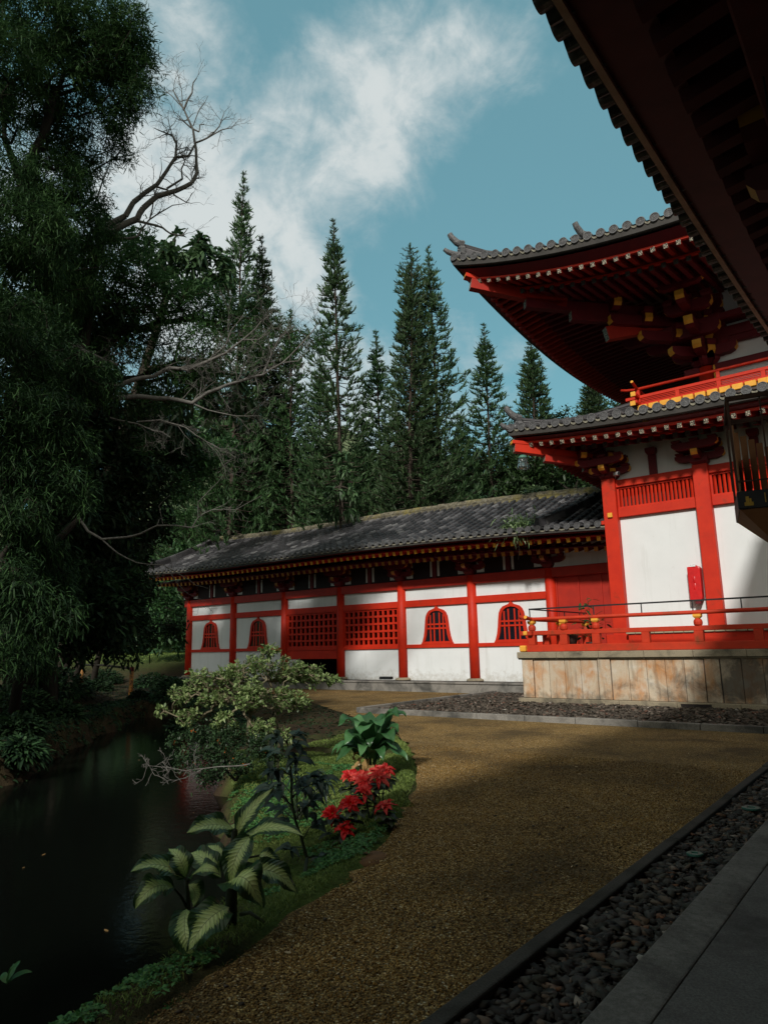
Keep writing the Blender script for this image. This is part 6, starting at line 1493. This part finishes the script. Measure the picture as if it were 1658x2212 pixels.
keep=rng.random(len(tips))<.72; TP=A[tips][keep]; TD=unit(A[tips]-A[par[tips]])[keep]; nl=7; k=np.repeat(np.arange(len(TP)),nl); n=len(k)
V,Fc=leaf_arrays(TP[k]+rng.normal(size=(n,3))*.012,unit(TD[k]*.7+rvec(n,rng)+[0,0,.35]),rng.uniform(.035,.078,n),rng.uniform(.020,.036,n),rng,.15)
npmesh('leaves',V,Fc,M['l_vari'],t,rnd=np.repeat(np.clip(rng.random(n)*.7+np.repeat(rng.random(len(TP)),nl)*.3,0,1),4))
# dark bush with orange flowers below it
b=np.array([-7.6,6.5,-.1]); rng=np.random.default_rng(62)
t=thing('flowering_bush','dark small leafed bush with orange flowers hanging over the pond edge','bush',tuple(b))
bl=pb([(470,1620,8.9,42),(430,1590,9,34),(500,1590,9.2,34),(410,1640,8.7,30),(520,1650,8.8,30),(450,1670,8.5,34),(560,1610,9.2,30),(380,1600,8.9,20),(590,1630,9.2,24)])
tg=blob_targets(bl,2600,rng,.3); A,par,r_,tips=skeleton([b,b+[-.2,-.1,.2],b+[-.35,-.15,.42]],tg,seg=.1,alpha=.3,jit=.3,r_tip=.0025,r_base=.02,rng=rng)
i=np.arange(1,len(A)); V,Fc=tube_arrays(A[par[i]],A[i],r_[par[i]],r_[i],4); npmesh('branches',V,Fc,M['dbark'],t)
k=np.repeat(np.arange(len(tips)),12); n=len(k); V,Fc=leaf_arrays(A[tips][k]+rng.normal(size=(n,3))*.05,rvec(n,rng)+[0,0,.2],rng.uniform(.025,.055,n),.02,rng,.2); npmesh('leaves',V,Fc,M['l_bush'],t,rnd=np.repeat(rng.random(n),4))
fl=tips[rng.random(len(tips))<.045]; k=np.repeat(np.arange(len(fl)),6); n=len(k); V,Fc=leaf_arrays(A[fl][k]+rng.normal(size=(n,3))*.012,rvec(n,rng)+[0,-.2,.2],.035,.016,rng,.1); npmesh('flowers',V,Fc,M['l_orange'],t,rnd=np.repeat(rng.random(n),4))
rng=np.random.default_rng(63)
limbs('bare_twigs','leafless grey twig spray reaching over the dark water','dead branch',[([(540,1650),(500,1655),(440,1660),(400,1665),(330,1655),(315,1652)],.012,.002),([(440,1660),(400,1680),(370,1690)],.008,.002),([(400,1665),(370,1660),(340,1668)],.006,.002)],8.3,.01,M['pbark'],rng,twigs=12,twl=.2,base=np.array(atd(540,1650,8.3)),tw2=2)
limbs('arched_twig','pale arched dead branch standing in the far end of the pond','dead branch',[([(105,1645),(125,1615),(150,1607),(178,1618)],.03,.01)],17.5,.02,M['pbark'],rng,twigs=2,twl=.3,base=np.array(atd(105,1645,17.5)),tw2=0)
# ---------------------------------------------------------------- broad leaves with a real blade
def blade(base,tip,W,mid=None,nrm=None,nu=14,nv=6,fold=.12,shape=1.0,wave=.0,seed=0):
    """leaf blade between two points with an arched spine, returns verts, quads, uvs"""
    rg=np.random.default_rng(seed); b=np.array(base,float); e=np.array(tip,float)
    if mid is None: mid=(b+e)/2+np.array([0,0,.18*np.linalg.norm(e-b)])
    mid=np.array(mid,float); u=np.linspace(0,1,nu+1)[:,None]
    c=2*mid-.5*(b+e); S=(1-u)**2*b+2*u*(1-u)*c+u*u*e; T=np.gradient(S,axis=0); T=unit(T)
    if nrm is None: nrm=np.array([0,0,1.])
    X=unit(np.cross(T,np.array(nrm,float))); Nn=np.cross(X,T)
    uu=u[:,0]; w=W/2*np.sin(np.pi*np.clip(uu,0,1)**(.78*shape))**.85; w[-1]=0; w[0]=W*.03
    v=np.linspace(-1,1,nv+1); V=S[:,None]+X[:,None]*(v[None,:,None]*w[:,None,None])+Nn[:,None]*((np.abs(v)[None,:,None]*fold*w[:,None,None]*2)+wave*W*np.sin(uu*15+rg.random()*6)[:,None,None]*(v**2)[None,:,None]*.15)
    UV=np.stack(np.broadcast_arrays(uu[:,None],v[None,:]),-1)
    i,j=np.meshgrid(np.arange(nu),np.arange(nv),indexing='ij'); a=(i*(nv+1)+j).ravel(); Fc=np.stack([a,a+1,a+nv+2,a+nv+1],1)
    return V.reshape(-1,3),Fc,UV.reshape(-1,2)
def blade_obj(name,V,Fc,UV,mat,par,rv=.5):
    o=npmesh(name,V,Fc,mat,par,rnd=np.full(len(Fc),rv),smooth=True); l=o.data.uv_layers.new(name='UVMap'); l.data.foreach_set('uv',UV[Fc.ravel()].astype(np.float32).ravel()); return o
cs=lambda x,y:(270+x*.3908,1350+y*.3908)
def dief(name,label,base,leaves,stems,D0):
    t=thing(name,label,'plant',tuple(base))
    mb=MB()
    for pts,w0,w1 in stems: mb.tube([atd(*cs(x,y),d) for x,y,d in pts],list(np.linspace(w0,w1,len(pts))),8)
    mb.build('stem',M['stemd'],t,smooth=True)
    for k,(bx_,by_,tx,ty,W_,d0,d1,mx,my,md) in enumerate(leaves):
        b_=atd(*cs(bx_,by_),d0); e=atd(*cs(tx,ty),d1); m_=atd(*cs(mx,my),md); tc=-unit((b_+e)/2-np.array([0,0,CZ])); T_=unit(e-b_)
        nrm=unit(tc+np.array([0,0,.9])); V,Fc,UV=blade(b_,e,W_*1.45,m_,nrm,18,10,.10,1.0,.7,k)
        blade_obj('leaf',V,Fc,UV,M['dieff'],t)
M['stemd']=simple('dumb_cane_stem',(.03,.045,.02),(.015,.018,.01),20,.6,60,.3,.3)
k4=.3908*4/F   # metres per crop pixel at 4 m
dief('dumb_cane','small dumb cane plant with big cream patterned leaves, left and nearer the water',atd(402,2105,4.05),[
 (335,1398,30,1365,92*k4,4.0,3.75,180,1325,3.9),(335,1395,240,1235,88*k4,4.0,4.1,300,1290,4.0),(362,1398,525,1378,76*k4,4.0,3.9,440,1345,3.9),(265,1452,55,1572,105*k4,3.95,3.8,150,1455,3.85),(340,1570,372,1830,112*k4,3.95,3.7,330,1700,3.75),(575,1560,350,1802,135*k4,3.85,3.65,450,1640,3.7),(345,1440,375,1560,85*k4,4.1,4.1,385,1480,4.1)],
 [([(330,1900,4.0),(345,1700,4.0),(350,1560,4.0),(345,1470,4.0),(335,1395,4.0)],.016,.010),([(350,1580,4.0),(310,1500,3.97),(265,1452,3.95)],.008,.006),([(348,1600,4.0),(420,1600,3.95),(575,1560,3.85)],.008,.005),([(345,1420,4.0),(362,1398,4.0)],.008,.006)],4)
dief('dumb_cane','tall dumb cane plant on a thick dark stem with patterned arching leaves',atd(490,2090,4.15),[
 (600,1125,340,1150,100*k4,4.1,3.9,470,1105,4.0),(610,1170,820,900,80*k4,4.1,4.15,690,1030,4.1),(640,1190,985,1165,78*k4,4.1,3.9,800,1120,4.0),(690,1170,590,1440,105*k4,4.05,3.85,610,1290,3.9),(560,1440,755,1560,150*k4,3.95,3.8,660,1400,3.8),(700,1365,950,1485,105*k4,4.1,4.1,830,1370,4.1),(740,1275,860,1375,70*k4,4.3,4.3,800,1290,4.3),(530,1395,345,1265,105*k4,4.15,4.3,430,1290,4.2),(560,1290,430,1245,60*k4,4.3,4.4,490,1235,4.35),(600,1180,560,1120,70*k4,4.2,4.3,590,1120,4.2)],
 [([(520,1900,4.15),(575,1800,4.15),(585,1600,4.15),(590,1450,4.15),(600,1330,4.12),(605,1200,4.1),(605,1130,4.1)],.050,.018),([(500,1880,4.2),(560,1700,4.17),(585,1560,4.15)],.05,.03),([(640,1600,4.15),(690,1590,4.1),(760,1640,4.1),(800,1700,4.1),(825,1790,4.1)],.012,.006),([(590,1440,4.1),(560,1440,3.95)],.01,.007),([(600,1300,4.1),(700,1365,4.1)],.01,.007),([(605,1200,4.1),(690,1170,4.05)],.01,.007),([(600,1300,4.12),(740,1275,4.3)],.008,.006)],4)
# broad leafed arching plant by the path
rng=np.random.default_rng(71); b=np.array([-5.95,7.35,0.0]); b[2]=gz(b[0],b[1])
t=thing('broadleaf_plant','lush plant with broad arching green leaves and withered ones at its foot, beside the gravel','plant',tuple(b))
for k in range(30):
    a=k*2.4+rng.normal()*.2; up=.25+.75*(1-k/30); L=rng.uniform(.42,.62); s0=b+[.03*math.cos(a),.03*math.sin(a),.16+.42*up*rng.uniform(.8,1.1)]
    o_=np.array([math.cos(a),math.sin(a),0]); bs=s0+o_*.06; tip=bs+o_*L*(.70 if up>.5 else .8)+np.array([0,0,L*(.62*up-.12)]); md=bs+o_*L*.38+np.array([0,0,L*(.26+.30*up)])
    V,Fc,UV=blade(bs,tip,L*rng.uniform(.40,.50),md,[.15,-.25,1],12,6,.10,.95,.6,k); blade_obj('leaf',V,Fc,UV,M['l_spath'],t,rng.random())
mb=MB()
for k in range(14): a=k*2.4; mb.tube([b,b+[.05*math.cos(a),.05*math.sin(a),.25],b+[.10*math.cos(a),.10*math.sin(a),.45]],[.012,.009,.006],5)
mb.build('stalks',M['l_spath'],t)
for k in range(13):
    a=rng.uniform(-2.6,.4); o_=np.array([math.cos(a),math.sin(a),0]); s0=b+o_*rng.uniform(.03,.16)+np.array([0,0,rng.uniform(.10,.42)]); tip=s0+o_*.06+np.array([0,0,-rng.uniform(.10,.2)])
    V,Fc,UV=blade(s0,tip,.08,s0+o_*.10+[0,0,-.05],[o_[0],o_[1],.3],8,4,.3,1,1.5,k); blade_obj('withered_leaf',V,Fc,UV,M['l_dead'],t,rng.random())
# dark leggy shrub
rng=np.random.default_rng(72); b=np.array([-3.95,4.05,0.]); b[2]=gz(b[0],b[1])-.02
t=thing('dark_shrub','tall slender dark leafed shrub in front of the lit grass','shrub',tuple(b))
Ds=5.62; S_=[atd(*cs(x,y),Ds+dd) for x,y,dd in ((1012,1372,0),(1005,1290,0),(975,1180,0),(940,1080,0),(920,960,0),(918,830,0),(905,720,0),(895,640,0))]; S_[0]=b
mb=MB(); mb.tube(S_,list(np.linspace(.016,.006,len(S_))),6)
SP=[(940,1080,830,1010),(935,1040,1000,1000),(925,1000,820,930),(922,960,1010,890),(918,930,830,850),(918,880,1040,840),(915,830,800,800),(910,780,960,740),(905,740,830,700),(900,690,960,660),(895,640,960,600),(895,650,830,620),(975,1170,880,1090),(980,1190,1060,1080),(920,950,1090,860),(940,1080,1050,960),(925,1010,760,870),(990,1230,870,1250),(1000,1290,1110,1290)]
LV=[]
for x0_,y0_,x1_,y1_ in SP:
    a=atd(*cs(x0_,y0_),Ds); e=atd(*cs(x1_,y1_),Ds+rng.uniform(-.35,.35)); mb.tube([a,(a+e)/2+[0,0,.02],e],[.006,.005,.003],5)
    for k in range(8): LV.append((a+(e-a)*rng.uniform(.55,1),unit(unit(e-a)*.8+rvec(1,rng)[0]*.9+[0,0,-.15])))
mb.build('stem',M['stemd'],t)
for k,(p,d) in enumerate(LV):
    L=rng.uniform(.10,.17); d[2]*=.5; V,Fc,UV=blade(p,p+d*L+[0,0,-.03],L*.36,p+d*L*.5+[0,0,.012],[0.3,-.5,1],8,2,.2,1,0,k); LV[k]=(V,Fc)
off=0;Vs=[];Fs=[]
for V,Fc in LV: Vs.append(V);Fs.append(Fc+off);off+=len(V)
npmesh('leaves',np.concatenate(Vs),np.concatenate(Fs),M['l_ti'],t,rnd=np.repeat(rng.random(len(LV)),len(LV[0][1])),smooth=True)
# second lower dark shrub behind it
b2=np.array([-5.3,5.35,gz(-5.3,5.35)]); t=thing('dark_shrub','low dark long leafed shrub at the pond edge behind the taller one','shrub',tuple(b2)); mb=MB(); LV=[]
for k in range(7):
    a=k*.9; e=b2+np.array([.28*math.cos(a),.28*math.sin(a),.35+.2*rng.random()]); mb.tube([b2,(b2+e)/2+[0,0,.06],e],[.01,.008,.004],5)
    for q in range(8): LV.append((e,unit(rvec(1,rng)[0]+[.4*math.cos(a),.4*math.sin(a),.1])))
mb.build('stem',M['stemd'],t); off=0;Vs=[];Fs=[]
for k,(p,d) in enumerate(LV): V,Fc,UV=blade(p,p+d*.18+[0,0,-.06],.04,p+d*.09+[0,0,.02],[0,0,1],8,2,.2,1,0,k); Vs.append(V);Fs.append(Fc+off);off+=len(V)
npmesh('leaves',np.concatenate(Vs),np.concatenate(Fs),M['l_ti'],t,rnd=np.repeat(rng.random(len(LV)),len(Fc)),smooth=True)
# poinsettias
CD=unit(np.array([.55,-.72,.0]))
def poin(label,c,heads,mat,seed,size=.12,group='poinsettias at the edge of the grass bank'):
    rng=np.random.default_rng(seed); c=np.array(c,float); c[2]=gz(c[0],c[1]); t=thing('poinsettia',label,'flower plant',tuple(c),group); mb=MB(); off=0;Vs=[];Fs=[]
    for hx_,hy_,hz__ in heads:
        h=c+np.array([hx_,hy_,hz__]); mb.tube([c+[hx_*.2,hy_*.2,0],c+[hx_*.7,hy_*.7,hz__*.6],h],[.008,.007,.005],5)
        Vb=[];Fb=[];o2=0
        upv=unit(np.array([0,0,1.])+CD*rng.uniform(.45,.95)+rng.normal(size=3)*.15); q1=unit(np.cross(upv,[0,0,1.])); q2=np.cross(upv,q1)
        for k in range(24):
            f=k/24; a=k*2.4+rng.normal()*.15; up=.75*(1-f)-.18*f; L=size*rng.uniform(.85,1.15)*(.42+.62*f); d=unit(q1*math.cos(a)+q2*math.sin(a)+upv*(up+rng.normal()*.08)); e=h+d*L+np.array([0,0,-.16*L*f])+rng.normal(size=3)*.05*L
            V,Fc,UV=blade(h+d*.008,e,L*rng.uniform(.36,.5),(h+e)/2+upv*.14*L,upv+rng.normal(size=3)*.15,7,4,rng.uniform(.1,.35),1.0,rng.uniform(.4,1.1),k); Vb.append(V);Fb.append(Fc+o2);o2+=len(V)
        npmesh('bracts',np.concatenate(Vb),np.concatenate(Fb),mat,t,rnd=np.repeat(rng.random(24),len(Fc)),smooth=True)
        for k in range(14):
            a=k*2.4+1; z=h[2]-c[2]; q=h-[0,0,rng.uniform(.02,.17)]; d=unit(np.array([math.cos(a),math.sin(a),-.25])); e=q+d*.15
            V,Fc,UV=blade(q,e,.08,(q+e)/2+[0,0,.015],[0,0,1],6,4,.1,1,.3,k); Vs.append(V);Fs.append(Fc+off);off+=len(V)
    npmesh('leaves',np.concatenate(Vs),np.concatenate(Fs),M['l_poin'],t,rnd=np.repeat(rng.random(len(Vs)),len(Fc)),smooth=True); mb.build('stems',M['stemd'],t)
def gp(px_,py_):
    d=ray(px_,py_); s=-CZ/d[2]; return (d[0]*s,d[1]*s,0)
c=gp(742,1798); poin('scarlet poinsettia, lowest and reddest of the cluster beside the path',c,[(-.13,0,.19),(.03,.06,.28),(.05,-.04,.09)],M['l_red'],1,.125)
c=gp(800,1770); poin('salmon poinsettia in the middle of the cluster with two full heads',c,[(-.10,.02,.34),(.04,.08,.38),(-.02,-.04,.26)],M['l_pink'],2,.13)
c=gp(832,1788); poin('single faded salmon poinsettia head low at the right of the cluster',c,[(.0,0,.16)],M['l_pink'],3,.125)
c=gp(765,1745); poin('salmon poinsettia at back left below the withered leaves',c,[(-.06,.0,.36),(.06,.05,.36)],M['l_pink'],4,.125)
c=gp(822,1740); poin('salmon poinsettia at back right of the cluster',c,[(-.04,.0,.34),(.05,.03,.36)],M['l_pink'],5,.12)
# seedling at the lower left corner
b=np.array(atd(8,2190,3.9)); b[2]=gz(b[0],b[1]) if gz(b[0],b[1])>-.4 else -.2; t=thing('seedling_plant','young plant with four upright dark leaves at the lower left corner','plant',tuple(b))
mb=MB(); top_=atd(15,2125,3.75); mb.tube([b,top_],[.008,.005],5); mb.build('stem',M['stemd'],t)
for k,(x,y,w_) in enumerate(((30,2085,.05),(70,2100,.035),(0,2110,.04),(45,2075,.05))):
    e=atd(x,y,3.7+.05*k); V,Fc,UV=blade(top_,e,w_,(top_+e)/2+[0,0,.02],[0,-.6,.8],8,4,.1,1,.3,k); blade_obj('leaf',V,Fc,UV,M['l_weed'],t,.3)
strap_rosette('grass_tuft','tuft of long blades at the lower left corner by the water','grass tuft',(-3.62,1.95,gz(-3.62,1.95)),40,.18,.008,M['l_weed'],None,1,.4,9,rr=.05)
